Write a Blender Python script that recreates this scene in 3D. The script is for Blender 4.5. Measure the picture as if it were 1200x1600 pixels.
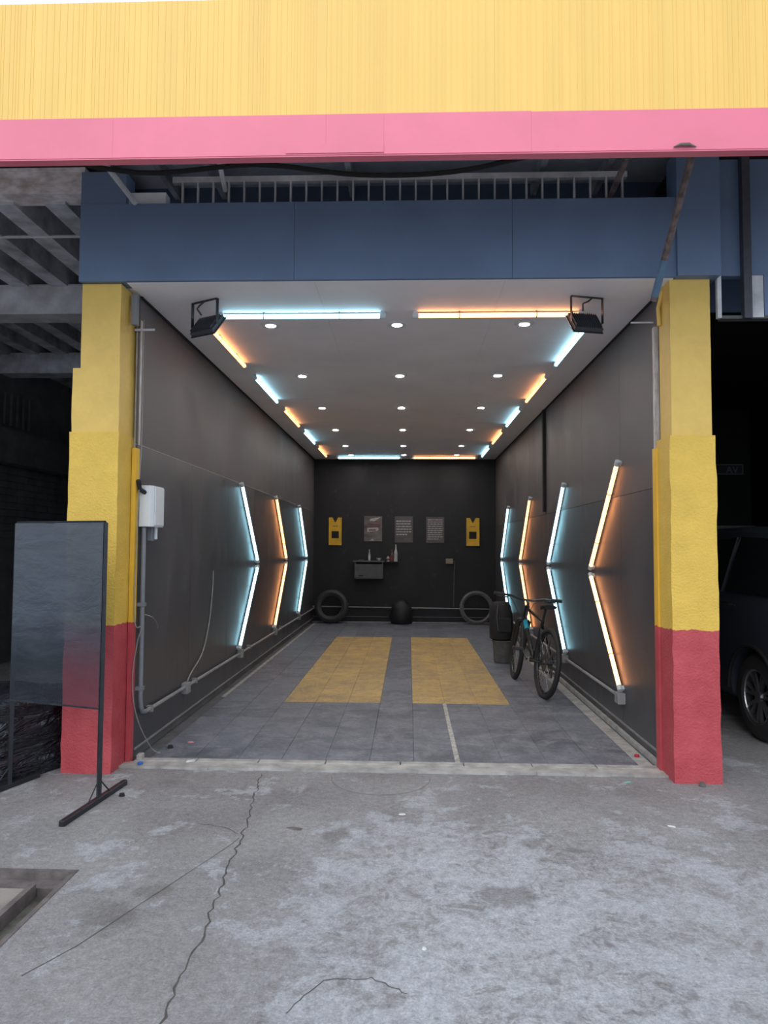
import bpy, bmesh, math, random
from mathutils import Vector, Matrix, Quaternion
random.seed(7)
C = bpy.context.scene.collection
SC = bpy.context.scene
for o in list(bpy.data.objects): bpy.data.objects.remove(o)

# ------------------------------------------------------------------ camera
cam = bpy.data.cameras.new('camera'); co = bpy.data.objects.new('camera', cam); C.objects.link(co)
cam.sensor_fit = 'VERTICAL'; cam.sensor_height = 36.0; cam.lens = 1097.0/1600*36.0
cam.clip_start = 0.05; cam.clip_end = 200
PITCH, YAW, ROLL = 0.0505, 0.0353, 0.0051
fw = Vector((-math.sin(YAW)*math.cos(PITCH), math.cos(YAW)*math.cos(PITCH), math.sin(PITCH)))
rt = Vector((math.cos(YAW), math.sin(YAW), 0)); up = rt.cross(fw)
r2 = rt*math.cos(ROLL)+up*math.sin(ROLL); u2 = -rt*math.sin(ROLL)+up*math.cos(ROLL)
co.matrix_world = Matrix(((r2.x, u2.x, -fw.x, 0), (r2.y, u2.y, -fw.y, 0), (r2.z, u2.z, -fw.z, 1.45), (0, 0, 0, 1)))
SC.camera = co
# ------------------------------------------------------------------ world, sun, exposure
w = bpy.data.worlds.new('sky'); SC.world = w; w.use_nodes = True
bg = w.node_tree.nodes['Background']; bg.inputs[0].default_value = (0.76, 0.88, 1.0, 1); bg.inputs[1].default_value = 1.45
sl = bpy.data.lights.new('sun', 'SUN'); sl.energy = 1.1; sl.angle = math.radians(50); sl.color = (1, 0.93, 0.86)
so = bpy.data.objects.new('sun', sl); C.objects.link(so)
so.rotation_euler = Vector((0.15, 0.72, -0.62)).to_track_quat('-Z', 'Y').to_euler()
SC.view_settings.view_transform = 'Standard'; SC.view_settings.look = 'None'
SC.view_settings.gamma = 1; SC.view_settings.use_curve_mapping = False
SC.view_settings.exposure = 0.0
COOL = (0.37, 0.79, 0.95); WARM = (1.0, 0.36, 0.11)
COOL_E, WARM_E, DOWN_E = 6.0, 5.6, 330.0

# ------------------------------------------------------------------ materials
def nt(name):
    m = bpy.data.materials.new(name); m.use_nodes = True
    return m, m.node_tree, m.node_tree.nodes, m.node_tree.links, m.node_tree.nodes['Principled BSDF']
def ramp(n, stops):
    r = n.new('ShaderNodeValToRGB'); e = r.color_ramp.elements
    while len(e) < len(stops): e.new(0.5)
    for i, (p, c) in enumerate(stops):
        e[i].position = p; e[i].color = (*c, 1) if len(c) == 3 else c
    return r
def noise(n, l, vec, scale, detail=4, rough=0.55, dist=0.0):
    t = n.new('ShaderNodeTexNoise'); t.inputs['Scale'].default_value = scale; t.inputs['Detail'].default_value = detail
    t.inputs['Roughness'].default_value = rough; t.inputs['Distortion'].default_value = dist
    if vec is not None: l.new(vec, t.inputs['Vector'])
    return t.outputs['Fac']
def mixc(n, l, fac, a, b, mode='MIX'):
    m = n.new('ShaderNodeMix'); m.data_type = 'RGBA'; m.blend_type = mode
    def put(s, v):
        if isinstance(v, (tuple, list)): s.default_value = (*v[:3], 1)
        elif isinstance(v, (int, float)): s.default_value = v
        else: l.new(v, s)
    if isinstance(fac, (int, float)): m.inputs[0].default_value = fac
    else: l.new(fac, m.inputs[0])
    put(m.inputs[6], a); put(m.inputs[7], b)
    return m.outputs[2]
def math_(n, l, op, a, b=0.0, clamp=False):
    m = n.new('ShaderNodeMath'); m.operation = op; m.use_clamp = clamp
    for i, v in enumerate((a, b)):
        if isinstance(v, (int, float)): m.inputs[i].default_value = v
        else: l.new(v, m.inputs[i])
    return m.outputs[0]
def pos(n): return n.new('ShaderNodeNewGeometry').outputs['Position']
def scaled(n, l, v, s):
    m = n.new('ShaderNodeMapping'); m.inputs['Scale'].default_value = s; l.new(v, m.inputs['Vector']); return m.outputs[0]
def bump(n, l, p, h, strength, dist=0.01):
    b = n.new('ShaderNodeBump'); b.inputs['Strength'].default_value = strength; b.inputs['Distance'].default_value = dist
    l.new(h, b.inputs['Height']); l.new(b.outputs[0], p.inputs['Normal'])
def setf(p, rough=0.5, metal=0.0, spec=0.5):
    p.inputs['Roughness'].default_value = rough; p.inputs['Metallic'].default_value = metal
    p.inputs['Specular IOR Level'].default_value = spec
def basic(name, c, rough=0.5, metal=0.0, var=0.25, scale=8, bs=0.0, bscale=60, spec=0.5, stretch=(1, 1, 1), c2=None):
    m, t, n, l, p = nt(name); setf(p, rough, metal, spec)
    v = scaled(n, l, pos(n), stretch)
    f = noise(n, l, v, scale, 5, 0.6)
    lo = tuple(x*(1-var) for x in c); hi = c2 or tuple(min(1, x*(1+var)) for x in c)
    r = ramp(n, [(0.3, lo), (0.7, hi)]); l.new(f, r.inputs[0]); l.new(r.outputs[0], p.inputs['Base Color'])
    if bs: bump(n, l, p, noise(n, l, v, bscale, 4, 0.6), bs)
    return m
def emit(name, c, s):
    m, t, n, l, p = nt(name); p.inputs['Base Color'].default_value = (0.8, 0.8, 0.8, 1)
    v = noise(n, l, pos(n), 3, 1)
    p.inputs['Emission Color'].default_value = (*c, 1); p.inputs['Emission Strength'].default_value = s
    return m
M = {}
# ground concrete
def ground_mat():
    m, t, n, l, p = nt('apron_concrete'); setf(p, 0.85, 0, 0.3)
    P = pos(n); sx = n.new('ShaderNodeSeparateXYZ'); l.new(P, sx.inputs[0])
    big = noise(n, l, P, 1.1, 5, 0.6, 0.3)
    r = ramp(n, [(0.32, (0.215, 0.20, 0.205)), (0.55, (0.30, 0.288, 0.293)), (0.72, (0.36, 0.348, 0.350))]); l.new(big, r.inputs[0])
    # pale scaly wear, mostly on the right half in front of the threshold
    wn = noise(n, l, P, 4.2, 14, 0.74, 0.25)
    rg = noise(n, l, P, 9.0, 10, 0.70, 0.6)
    rid = math_(n, l, 'SUBTRACT', 1.0, math_(n, l, 'MULTIPLY', math_(n, l, 'ABSOLUTE', math_(n, l, 'SUBTRACT', rg, 0.5)), 9.0), True)
    xm = n.new('ShaderNodeMapRange'); xm.inputs[1].default_value = -0.75; xm.inputs[2].default_value = 0.0; l.new(sx.outputs[0], xm.inputs[0])
    xm2 = n.new('ShaderNodeMapRange'); xm2.inputs[1].default_value = 2.4; xm2.inputs[2].default_value = 0.6; l.new(sx.outputs[0], xm2.inputs[0])
    ym = n.new('ShaderNodeMapRange'); ym.inputs[1].default_value = 4.25; ym.inputs[2].default_value = 3.3; l.new(sx.outputs[1], ym.inputs[0])
    mk = math_(n, l, 'MULTIPLY', math_(n, l, 'MULTIPLY', xm.outputs[0], ym.outputs[0]), xm2.outputs[0])
    b2 = noise(n, l, P, 1.9, 3, 0.5, 0.4)
    th = math_(n, l, 'ADD', math_(n, l, 'ADD', wn, math_(n, l, 'MULTIPLY', math_(n, l, 'SUBTRACT', b2, 0.5), 0.45)), math_(n, l, 'MULTIPLY', mk, 0.115))
    wr = ramp(n, [(0.565, (0, 0, 0)), (0.595, (0.50, 0.50, 0.50)), (0.72, (0.85, 0.85, 0.85))]); l.new(th, wr.inputs[0])
    c = mixc(n, l, wr.outputs[0], r.outputs[0], (0.45, 0.455, 0.50))
    c = mixc(n, l, math_(n, l, 'MULTIPLY', math_(n, l, 'MULTIPLY', rid, mk), 0.6), c, (0.56, 0.56, 0.60))
    # dark brown damp blotches
    dn = noise(n, l, P, 3.3, 6, 0.6, 0.2)
    dr = ramp(n, [(0.27, (0.5, 0.5, 0.5)), (0.38, (0, 0, 0))]); l.new(dn, dr.inputs[0])
    c = mixc(n, l, dr.outputs[0], c, (0.17, 0.155, 0.15))
    for (bx, by, br) in ((-1.17, 2.78, .13), (-1.06, 2.98, .09), (.42, 3.02, .13), (.62, 3.55, .10), (-.35, 3.6, .10)):
        vm = n.new('ShaderNodeVectorMath'); vm.operation = 'DISTANCE'; l.new(P, vm.inputs[0]); vm.inputs[1].default_value = (bx, by, 0)
        dd = math_(n, l, 'ADD', vm.outputs['Value'], math_(n, l, 'MULTIPLY', math_(n, l, 'SUBTRACT', wn, 0.5), 0.35))
        br_ = n.new('ShaderNodeMapRange'); br_.inputs[1].default_value = br; br_.inputs[2].default_value = br*.55; br_.inputs[4].default_value = .55; l.new(dd, br_.inputs[0])
        c = mixc(n, l, br_.outputs[0], c, (0.165, 0.15, 0.14))
    # fine aggregate speckle
    sp = noise(n, l, P, 95, 4, 0.8)
    sr = ramp(n, [(0.3, (0.6, 0.6, 0.6)), (0.5, (0.97, 0.97, 0.97)), (0.7, (1.4, 1.4, 1.4))]); l.new(sp, sr.inputs[0])
    c = mixc(n, l, 0.75, c, sr.outputs[0], 'MULTIPLY')
    s2 = noise(n, l, P, 28, 8, 0.75)
    s2r = ramp(n, [(0.33, (0.68, 0.68, 0.68)), (0.65, (1.18, 1.18, 1.18))]); l.new(s2, s2r.inputs[0])
    c = mixc(n, l, 0.8, c, s2r.outputs[0], 'MULTIPLY')
    l.new(c, p.inputs['Base Color'])
    bump(n, l, p, math_(n, l, 'ADD', sp, math_(n, l, 'MULTIPLY', s2, 2.0)), 0.6, 0.008)
    return m
M['ground'] = ground_mat()
def tile_mat(name, dark, light, dust, amt):
    m, t, n, l, p = nt(name); P = pos(n)
    oi = n.new('ShaderNodeObjectInfo')
    r = ramp(n, [(0.0, dark), (1.0, light)]); l.new(oi.outputs['Random'], r.inputs[0])
    f = noise(n, l, P, 5.0, 10, 0.78, 0.5)
    fr = ramp(n, [(0.42, (0, 0, 0)), (0.68, (amt, amt, amt))]); l.new(f, fr.inputs[0])
    c = mixc(n, l, fr.outputs[0], r.outputs[0], dust)
    g = noise(n, l, P, 45, 5, 0.7)
    gr = ramp(n, [(0.3, (0.7, 0.7, 0.7)), (0.7, (1.3, 1.3, 1.3))]); l.new(g, gr.inputs[0])
    c = mixc(n, l, 0.8, c, gr.outputs[0], 'MULTIPLY')
    l.new(c, p.inputs['Base Color']); setf(p, 0.55, 0, 0.45)
    rr = ramp(n, [(0.3, (0.42,)*3), (0.7, (0.75,)*3)]); l.new(f, rr.inputs[0]); l.new(rr.outputs[0], p.inputs['Roughness'])
    bump(n, l, p, g, 0.25, 0.003)
    return m
M['tile'] = tile_mat('grey_floor_tile', (0.076, 0.083, 0.108), (0.125, 0.135, 0.168), (0.29, 0.295, 0.335), 0.8)
M['tile_y'] = tile_mat('yellow_floor_tile', (0.46, 0.30, 0.10), (0.58, 0.385, 0.12), (0.25, 0.22, 0.185), 0.8)
def wall_mat(name, a, b, rough):
    m, t, n, l, p = nt(name); P = pos(n)
    f = noise(n, l, scaled(n, l, P, (1, 1, 0.45)), 1.8, 7, 0.65, 0.5)
    r = ramp(n, [(0.35, a), (0.68, b)]); l.new(f, r.inputs[0])
    # pale scuffs
    s = noise(n, l, scaled(n, l, P, (1, 3, 0.7)), 5.0, 8, 0.75, 0.8)
    sr = ramp(n, [(0.60, (0, 0, 0)), (0.80, (0.5, 0.5, 0.5))]); l.new(s, sr.inputs[0])
    c = mixc(n, l, sr.outputs[0], r.outputs[0], (0.11, 0.105, 0.105))
    l.new(c, p.inputs['Base Color']); setf(p, rough, 0, 0.5)
    rr = ramp(n, [(0.3, (rough-.07,)*3), (0.7, (rough+.16,)*3)]); l.new(f, rr.inputs[0]); l.new(rr.outputs[0], p.inputs['Roughness'])
    bump(n, l, p, noise(n, l, P, 30, 4), 0.10, 0.004)
    return m
M['wall_low'] = wall_mat('black_wall_board', (0.050, 0.050, 0.057), (0.082, 0.078, 0.086), 0.36)
M['wall_up'] = wall_mat('sooty_upper_wall', (0.064, 0.058, 0.061), (0.112, 0.098, 0.102), 0.5)
M['wall_back'] = wall_mat('black_back_wall', (0.007, 0.007, 0.010), (0.011, 0.010, 0.013), 0.6)
M['ceiling'] = basic('grey_white_ceiling', (0.86, 0.855, 0.90), 0.6, 0, 0.06, 1.5, 0.04, 30)
def pillar_mat(name, ycol, stucco):
    m, t, n, l, p = nt(name); P = pos(n); sx = n.new('ShaderNodeSeparateXYZ'); l.new(P, sx.inputs[0])
    wob = math_(n, l, 'MULTIPLY', math_(n, l, 'SUBTRACT', noise(n, l, P, 9, 4), 0.5), 0.06)
    z = math_(n, l, 'ADD', sx.outputs[2], wob)
    st = math_(n, l, 'GREATER_THAN', z, 0.945)
    f = noise(n, l, P, 7, 6, 0.65)
    ry = ramp(n, [(0.3, tuple(x*0.86 for x in ycol)), (0.7, ycol)]); l.new(f, ry.inputs[0])
    rr = ramp(n, [(0.3, (0.42, 0.050, 0.062)), (0.7, (0.54, 0.085, 0.10))]); l.new(f, rr.inputs[0])
    c = mixc(n, l, st, rr.outputs[0], ry.outputs[0])
    ch = noise(n, l, P, 22, 6, 0.7)
    cr = ramp(n, [(0.715, (0, 0, 0)), (0.73, (1, 1, 1))]); l.new(ch, cr.inputs[0])
    c = mixc(n, l, math_(n, l, 'MULTIPLY', cr.outputs[0], 0.6), c, (0.30, 0.20, 0.16))
    l.new(c, p.inputs['Base Color']); setf(p, 0.5, 0, 0.4)
    bump(n, l, p, noise(n, l, P, 75, 5, 0.6), stucco, 0.012)
    return m
M['pillar_up'] = pillar_mat('smooth_yellow_paint', (0.78, 0.52, 0.13), 0.12)
M['pillar_low'] = pillar_mat('rough_stucco_paint', (0.80, 0.52, 0.09), 0.60)
M['rail'] = pillar_mat('painted_guide_rail', (0.85, 0.50, 0.05), 0.1)
M['yellow_sheet'] = basic('yellow_sheet_metal', (0.86, 0.545, 0.135), 0.42, 0, 0.05, 2.0, 0.02, 20, stretch=(3, 1, .4))
M['pink'] = basic('hazed_red_band', (0.78, 0.185, 0.27), 0.45, 0, 0.07, 2.0, 0.03, 15)  # washed-out pink of the veiling glare is put into this red
M['header'] = basic('blue_black_panel', (0.125, 0.185, 0.30), 0.5, 0, 0.14, 1.6, 0.08, 25)  # blue haze over the blackish panels is put into this colour
M['canopy'] = basic('blue_grey_soffit', (0.74, 0.78, 0.84), 0.7, 0, 0.2, 3)
M['beam'] = basic('weathered_beam', (0.55, 0.55, 0.58), 0.8, 0, 0.35, 4, 0.2, 30)
M['stained'] = basic('stained_white_beam', (0.88, 0.84, 0.88), 0.8, 0, 0.0, 9, 0.2, 30, c2=(0.42, 0.34, 0.33), stretch=(1, 1, 2))
M['joist'] = basic('sooty_joist', (0.52, 0.53, 0.58), 0.8, 0, 0.45, 5, 0.2, 30)
M['darkslab'] = basic('dark_slab', (0.16, 0.165, 0.18), 0.9, 0, 0.3, 4)
M['bay'] = basic('dark_bay_wall', (0.12, 0.118, 0.12), 0.9, 0, 0.25, 3, 0.1, 20)
M['conc_strip'] = basic('pale_concrete', (0.36, 0.35, 0.34), 0.85, 0, 0.30, 9, 0.3, 60)
M['sub'] = basic('subfloor', (0.11, 0.11, 0.12), 0.9)
M['chalk'] = basic('chalky_strip', (0.42, 0.40, 0.38), 0.9, 0, 0.35, 25, 0.2, 60)
M['crack'] = basic('crack_dirt', (0.085, 0.075, 0.07), 0.95, 0, 0.3, 20)
M['ring'] = basic('rubber_mark', (0.20, 0.185, 0.18), 0.9, 0, 0.2, 20)
M['pvc'] = basic('grey_pvc', (0.20, 0.21, 0.235), 0.45, 0, 0.12, 12)
M['pvc_old'] = basic('dusty_pvc', (0.26, 0.25, 0.25), 0.6, 0, 0.2, 18)
M['white'] = basic('white_plastic', (0.70, 0.73, 0.76), 0.4, 0, 0.05, 6)
M['socket'] = basic('lamp_socket', (0.55, 0.58, 0.60), 0.4, 0, 0.05, 6)
M['alu'] = basic('tube_backing', (0.16, 0.16, 0.17), 0.4, 0.3, 0.1, 6)
M['black_metal'] = basic('black_metal', (0.030, 0.033, 0.040), 0.4, 0.4, 0.2, 20)
M['fin'] = basic('dark_grey_casting', (0.065, 0.068, 0.085), 0.5, 0.3, 0.15, 20)
M['rubber'] = basic('tyre_rubber', (0.034, 0.034, 0.036), 0.65, 0, 0.2, 20, 0.15, 90)
M['bike_rubber'] = basic('bike_tyre_rubber', (0.016, 0.016, 0.017), 0.7, 0, 0.2, 20)
M['rubber_grey'] = basic('dusty_tyre_rubber', (0.11, 0.11, 0.11), 0.6, 0, 0.25, 10, 0.15, 90)
M['bikeframe'] = basic('black_gloss_frame', (0.012, 0.013, 0.015), 0.25, 0, 0.1, 20)
M['cyan'] = basic('cyan_frame_paint', (0.01, 0.30, 0.42), 0.3, 0, 0.1, 20)
M['chrome'] = basic('worn_steel', (0.42, 0.42, 0.43), 0.3, 1.0, 0.15, 30)
M['dim_steel'] = basic('dim_steel', (0.13, 0.13, 0.14), 0.4, 0.9, 0.15, 30)
M['rust'] = basic('rusty_steel', (0.10, 0.075, 0.075), 0.7, 0.3, 0.3, 22, 0.3, 60, c2=(0.27, 0.20, 0.19))
M['bluepaint'] = basic('blue_grey_paint', (0.09, 0.17, 0.26), 0.5, 0, 0.15, 22)
M['whitechip'] = basic('chipped_white_paint', (0.62, 0.62, 0.63), 0.6, 0, 0.0, 30, 0.2, 60, c2=(0.36, 0.30, 0.25), stretch=(1, 1, .35))
M['gold'] = basic('yellow_plate', (0.62, 0.36, 0.012), 0.4, 0, 0.12, 8)
M['dark_text'] = basic('dark_print', (0.10, 0.06, 0.01), 0.6)
M['poster'] = basic('charcoal_poster', (0.075, 0.065, 0.066), 0.5, 0, 0.15, 6)
M['poster_img'] = basic('photo_print', (0.075, 0.060, 0.058), 0.5, 0, 0.2, 5, c2=(0.16, 0.14, 0.13), stretch=(1, 1, 2.5))
M['print'] = basic('pale_print', (0.36, 0.34, 0.33), 0.6, 0, 0.15, 30)
M['print_red'] = basic('maroon_print', (0.12, 0.045, 0.055), 0.6, 0, 0.2, 30)
M['shelf'] = basic('grey_metal_shelf', (0.085, 0.082, 0.085), 0.5, 0.1, 0.15, 9)
M['bottle'] = basic('milky_bottle', (0.42, 0.43, 0.45), 0.35, 0, 0.15, 20)
M['redlabel'] = basic('dull_red_label', (0.16, 0.03, 0.03), 0.5)
M['amber'] = basic('amber_liquid', (0.13, 0.07, 0.015), 0.3)
M['brown'] = basic('brown_bottle', (0.06, 0.05, 0.055), 0.3)
M['sockbox'] = basic('tan_junction_box', (0.22, 0.19, 0.14), 0.6)
M['film'] = None
def film():
    m, t, n, l, p = nt('dark_translucent_film'); setf(p, 0.30, 0, 0.6)
    P = pos(n)
    f = noise(n, l, scaled(n, l, P, (0.6, 1, 4)), 5, 6, 0.6, 0.5)
    r = ramp(n, [(0.3, (0.020, 0.027, 0.040)), (0.75, (0.040, 0.052, 0.074))]); l.new(f, r.inputs[0]); l.new(r.outputs[0], p.inputs['Base Color'])
    bump(n, l, p, noise(n, l, scaled(n, l, P, (1, 1, 1.6)), 6, 5, 0.6, 0.5), 0.28, 0.02)
    tr = n.new('ShaderNodeBsdfTransparent'); tr.inputs[0].default_value = (0.75, 0.75, 0.78, 1)
    mx = n.new('ShaderNodeMixShader'); mx.inputs[0].default_value = 0.80
    zz = n.new('ShaderNodeSeparateXYZ'); l.new(P, zz.inputs[0])
    zr = n.new('ShaderNodeMapRange'); zr.interpolation_type = 'SMOOTHSTEP'
    for i_, v_ in enumerate((0.62, 1.12, 0.40, 0.97)): zr.inputs[i_+1].default_value = v_
    l.new(zz.outputs[2], zr.inputs[0]); l.new(zr.outputs[0], mx.inputs[0])
    l.new(tr.outputs[0], mx.inputs[1]); l.new(p.outputs[0], mx.inputs[2])
    l.new(mx.outputs[0], n['Material Output'].inputs[0])
    return m
M['film'] = film()
def poly():
    m, t, n, l, p = nt('black_polythene'); setf(p, 0.26, 0, 0.7); p.inputs['Base Color'].default_value = (0.028, 0.033, 0.043, 1)
    f = noise(n, l, scaled(n, l, pos(n), (1.2, 0.8, 5.0)), 2.2, 4, 0.55, 1.6)
    bump(n, l, p, f, 1.0, 0.22); return m
M['plastic'] = poly()
M['cloth'] = basic('black_fabric', (0.014, 0.014, 0.016), 0.8, 0, 0.3, 10, 0.2, 60)
M['block'] = basic('dusty_block', (0.11, 0.105, 0.10), 0.9, 0, 0.3, 14, 0.3, 50)
M['rustframe'] = basic('rusty_angle_iron', (0.15, 0.128, 0.125), 0.7, 0.2, 0.35, 14, 0.3, 80)
M['mossy'] = basic('mossy_channel', (0.10, 0.098, 0.082), 0.95, 0, 0.5, 12, 0.4, 40)
M['lid'] = basic('dusty_pit_lid', (0.17, 0.130, 0.125), 0.8, 0, 0.0, 3.0, 0.2, 60, c2=(0.36, 0.335, 0.30))
M['carpaint'] = basic('blue_grey_car_paint', (0.050, 0.058, 0.080), 0.28, 0.3, 0.04, 2)
M['glass'] = basic('dark_car_glass', (0.010, 0.012, 0.014), 0.08, 0, 0.1, 2)
M['alloy'] = basic('alloy_rim', (0.40, 0.40, 0.42), 0.3, 0.9, 0.05, 5)
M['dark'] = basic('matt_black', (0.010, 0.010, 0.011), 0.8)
M['tail'] = basic('red_tail_lens', (0.30, 0.012, 0.018), 0.2, 0, 0.1, 5)
M['blue'] = basic('blue_plastic', (0.02, 0.16, 0.55), 0.4)
M['red'] = basic('red_plastic', (0.45, 0.02, 0.04), 0.4)
M['pale'] = basic('pale_paper', (0.62, 0.62, 0.62), 0.7)
M['teal'] = basic('teal_scrap', (0.10, 0.45, 0.38), 0.6)
M['pinkscrap'] = basic('pink_scrap', (0.55, 0.20, 0.24), 0.6)
M['cool'] = emit('cool_white_light', COOL, COOL_E)
M['warm'] = emit('warm_orange_light', WARM, WARM_E)
M['down'] = emit('downlight_lens', (1.0, 0.93, 0.86), DOWN_E)

# ------------------------------------------------------------------ mesh helpers
class MB:
    def __init__(s): s.b = bmesh.new()
    def box(s, a, b, mtx=None):
        vs = [s.b.verts.new((x, y, z)) for x in (a[0], b[0]) for y in (a[1], b[1]) for z in (a[2], b[2])]
        if mtx: 
            for v in vs: v.co = mtx @ v.co
        for f in ((0, 1, 3, 2), (4, 6, 7, 5), (0, 4, 5, 1), (2, 3, 7, 6), (0, 2, 6, 4), (1, 5, 7, 3)): s.b.faces.new([vs[i] for i in f])
        return s
    def ring(s, c, x, y, r, n):
        return [s.b.verts.new(c + x*(math.cos(2*math.pi*i/n)*r) + y*(math.sin(2*math.pi*i/n)*r)) for i in range(n)]
    def bridge(s, A, B):
        n = len(A)
        for i in range(n): s.b.faces.new((A[i], A[(i+1) % n], B[(i+1) % n], B[i]))
    def tube(s, pts, r, n=8, caps=True):
        pts = [Vector(p) for p in pts]; rs = r if isinstance(r, (list, tuple)) else [r]*len(pts)
        prev = None; last = None
        for i, p in enumerate(pts):
            d = (pts[min(i+1, len(pts)-1)]-pts[max(i-1, 0)]).normalized()
            if prev is None:
                a = Vector((0, 0, 1)) if abs(d.z) < 0.9 else Vector((1, 0, 0)); x = d.cross(a).normalized()
            else: x = (prev - d*prev.dot(d)).normalized()
            prev = x; y = d.cross(x); R = s.ring(p, x, y, rs[i], n)
            if last: s.bridge(last, R)
            elif caps: s.b.faces.new(R[::-1])
            last = R
        if caps: s.b.faces.new(last)
        return s
    def cyl(s, a, b, r, n=20, r2=None): return s.tube([a, b], [r, r2 if r2 is not None else r], n)
    def torus(s, c, axis, R, r, n=40, m=10, sq=1.0):
        c = Vector(c); ax = Vector(axis).normalized(); a = Vector((0, 0, 1)) if abs(ax.z) < 0.9 else Vector((1, 0, 0))
        x = ax.cross(a).normalized(); y = ax.cross(x); rings = []
        for i in range(n):
            t = 2*math.pi*i/n; d = x*math.cos(t)+y*math.sin(t)
            rings.append([s.b.verts.new(c + d*(R+r*math.cos(2*math.pi*j/m)) + ax*(r*sq*math.sin(2*math.pi*j/m))) for j in range(m)])
        for i in range(n): s.bridge(rings[i], rings[(i+1) % n])
        return s
    def lathe(s, prof, c, n=20, axis='Z'):
        rings = []
        for r, z in prof:
            rings.append([s.b.verts.new(Vector(c)+(Vector((r*math.cos(2*math.pi*i/n), r*math.sin(2*math.pi*i/n), z)) if axis == 'Z' else
                          Vector((r*math.cos(2*math.pi*i/n), z, r*math.sin(2*math.pi*i/n))))) for i in range(n)])
        for i in range(len(rings)-1): s.bridge(rings[i], rings[i+1])
        s.b.faces.new(rings[0][::-1]); s.b.faces.new(rings[-1]); return s
    def prism(s, poly, d, mtx=None):   # poly: list of 3d pts, d: extrusion vector
        A = [s.b.verts.new(Vector(p)) for p in poly]; B = [s.b.verts.new(Vector(p)+Vector(d)) for p in poly]
        s.b.faces.new(A[::-1]); s.b.faces.new(B); s.bridge(A, B); return s
    def build(s, name, mat, parent=None, smooth=False, bevel=0, seg=2):
        bmesh.ops.recalc_face_normals(s.b, faces=s.b.faces)
        if bevel: bmesh.ops.bevel(s.b, geom=[e for e in s.b.edges], offset=bevel, segments=seg, affect='EDGES', profile=0.5)
        me = bpy.data.meshes.new(name); s.b.to_mesh(me); s.b.free(); me.materials.append(mat)
        if smooth:
            for f in me.polygons: f.use_smooth = True
            me.set_sharp_from_angle(angle=math.radians(40))
        o = bpy.data.objects.new(name, me); C.objects.link(o)
        if parent: o.parent = parent
        return o
def tag(o, label=None, cat=None, group=None, kind=None):
    if label: o['label'] = label
    if cat: o['category'] = cat
    if group: o['group'] = group
    if kind: o['kind'] = kind
    return o
def thing(name, label, cat, loc=(0, 0, 0), group=None, rot=None):
    o = bpy.data.objects.new(name, None); C.objects.link(o); o.location = loc; o.empty_display_size = 0.1
    if rot: o.rotation_euler = rot
    return tag(o, label, cat, group)
def inst(name, me, parent, loc=(0, 0, 0)):
    o = bpy.data.objects.new(name, me); C.objects.link(o); o.parent = parent; o.location = loc; return o
def copy_tree(o, parent=None):
    c = o.copy(); C.objects.link(c)
    if parent: c.parent = parent
    for ch in [k for k in bpy.data.objects if k.parent == o]: copy_tree(ch, c)
    return c
def struct(name, mb, mat, parent=None, **k):
    o = mb.build(name, mat, parent, **k); o['kind'] = 'structure'; return o

WL, WR, H, YF, YB = -1.86, 1.69, 3.18, 4.8, 13.7
# ------------------------------------------------------------------ ground with a pit opening
PX, PY0, PY1 = -1.47, 1.1, 3.17
g = MB()
xs = [-14, -3.3, PX, 14]; ys = [-12, PY0, PY1, 4.56, 24]
for i in range(3):
    for j in range(4):
        if i == 1 and j == 1: continue
        if j == 3: continue
        g.box((xs[i], ys[j], -0.12), (xs[i+1], ys[j+1], 0))
g.box((-14, 4.56, -0.12), (WL-0.1, 24, 0)); g.box((WR+0.1, 4.56, -0.12), (14, 24, 0)); g.box((WL-0.1, 4.56, -0.12), (WR+0.1, 4.6, 0))
bmesh.ops.remove_doubles(g.b, verts=g.b.verts, dist=1e-5)
ground = struct('ground', g, M['ground'])
# pit (inspection chamber) : channel, frame, lid
pit = thing('pit_cover', 'rusty steel framed pit cover set in the concrete at the lower left', 'pit cover', (-2.2, 2.1, 0))
def P_(mb, name, mat, root, **k):
    o = mb.build(name, mat, root, **k); o.matrix_parent_inverse = Matrix.Translation(-Vector(root.location)); return o
P_(MB().box((-3.3, PY0, -0.12), (PX, PY1, -0.065)), 'channel', M['mossy'], pit)
P_(MB().box((PX-0.022, PY0, -0.10), (PX, PY1, 0.003)).box((-3.3, PY1-0.022, -0.10), (PX-0.022, PY1, 0.003)).box((-3.3, PY0, -0.10), (PX-0.022, PY0+.022, .003)), 'outer_frame', M['rustframe'], pit)
P_(MB().box((PX-0.045, PY0+.022, -0.10), (PX-0.022, PY1-.022, -0.045)).box((-3.3, PY1-0.030, -0.10), (PX-0.03, PY1-.022, -0.001)).box((-3.3, PY1-0.11, -0.10), (PX-0.03, PY1-.032, -0.03)), 'inner_ledge', M['rustframe'], pit)
P_(MB().box((-3.25, PY0+.1, -0.10), (PX-0.155, PY1-.13, -0.022)), 'lid', M['lid'], pit)
P_(MB().box((PX-0.155, PY0+.1, -0.10), (PX-0.128, PY1-.125, -0.004)), 'lid_rim', M['rustframe'], pit)

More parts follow.
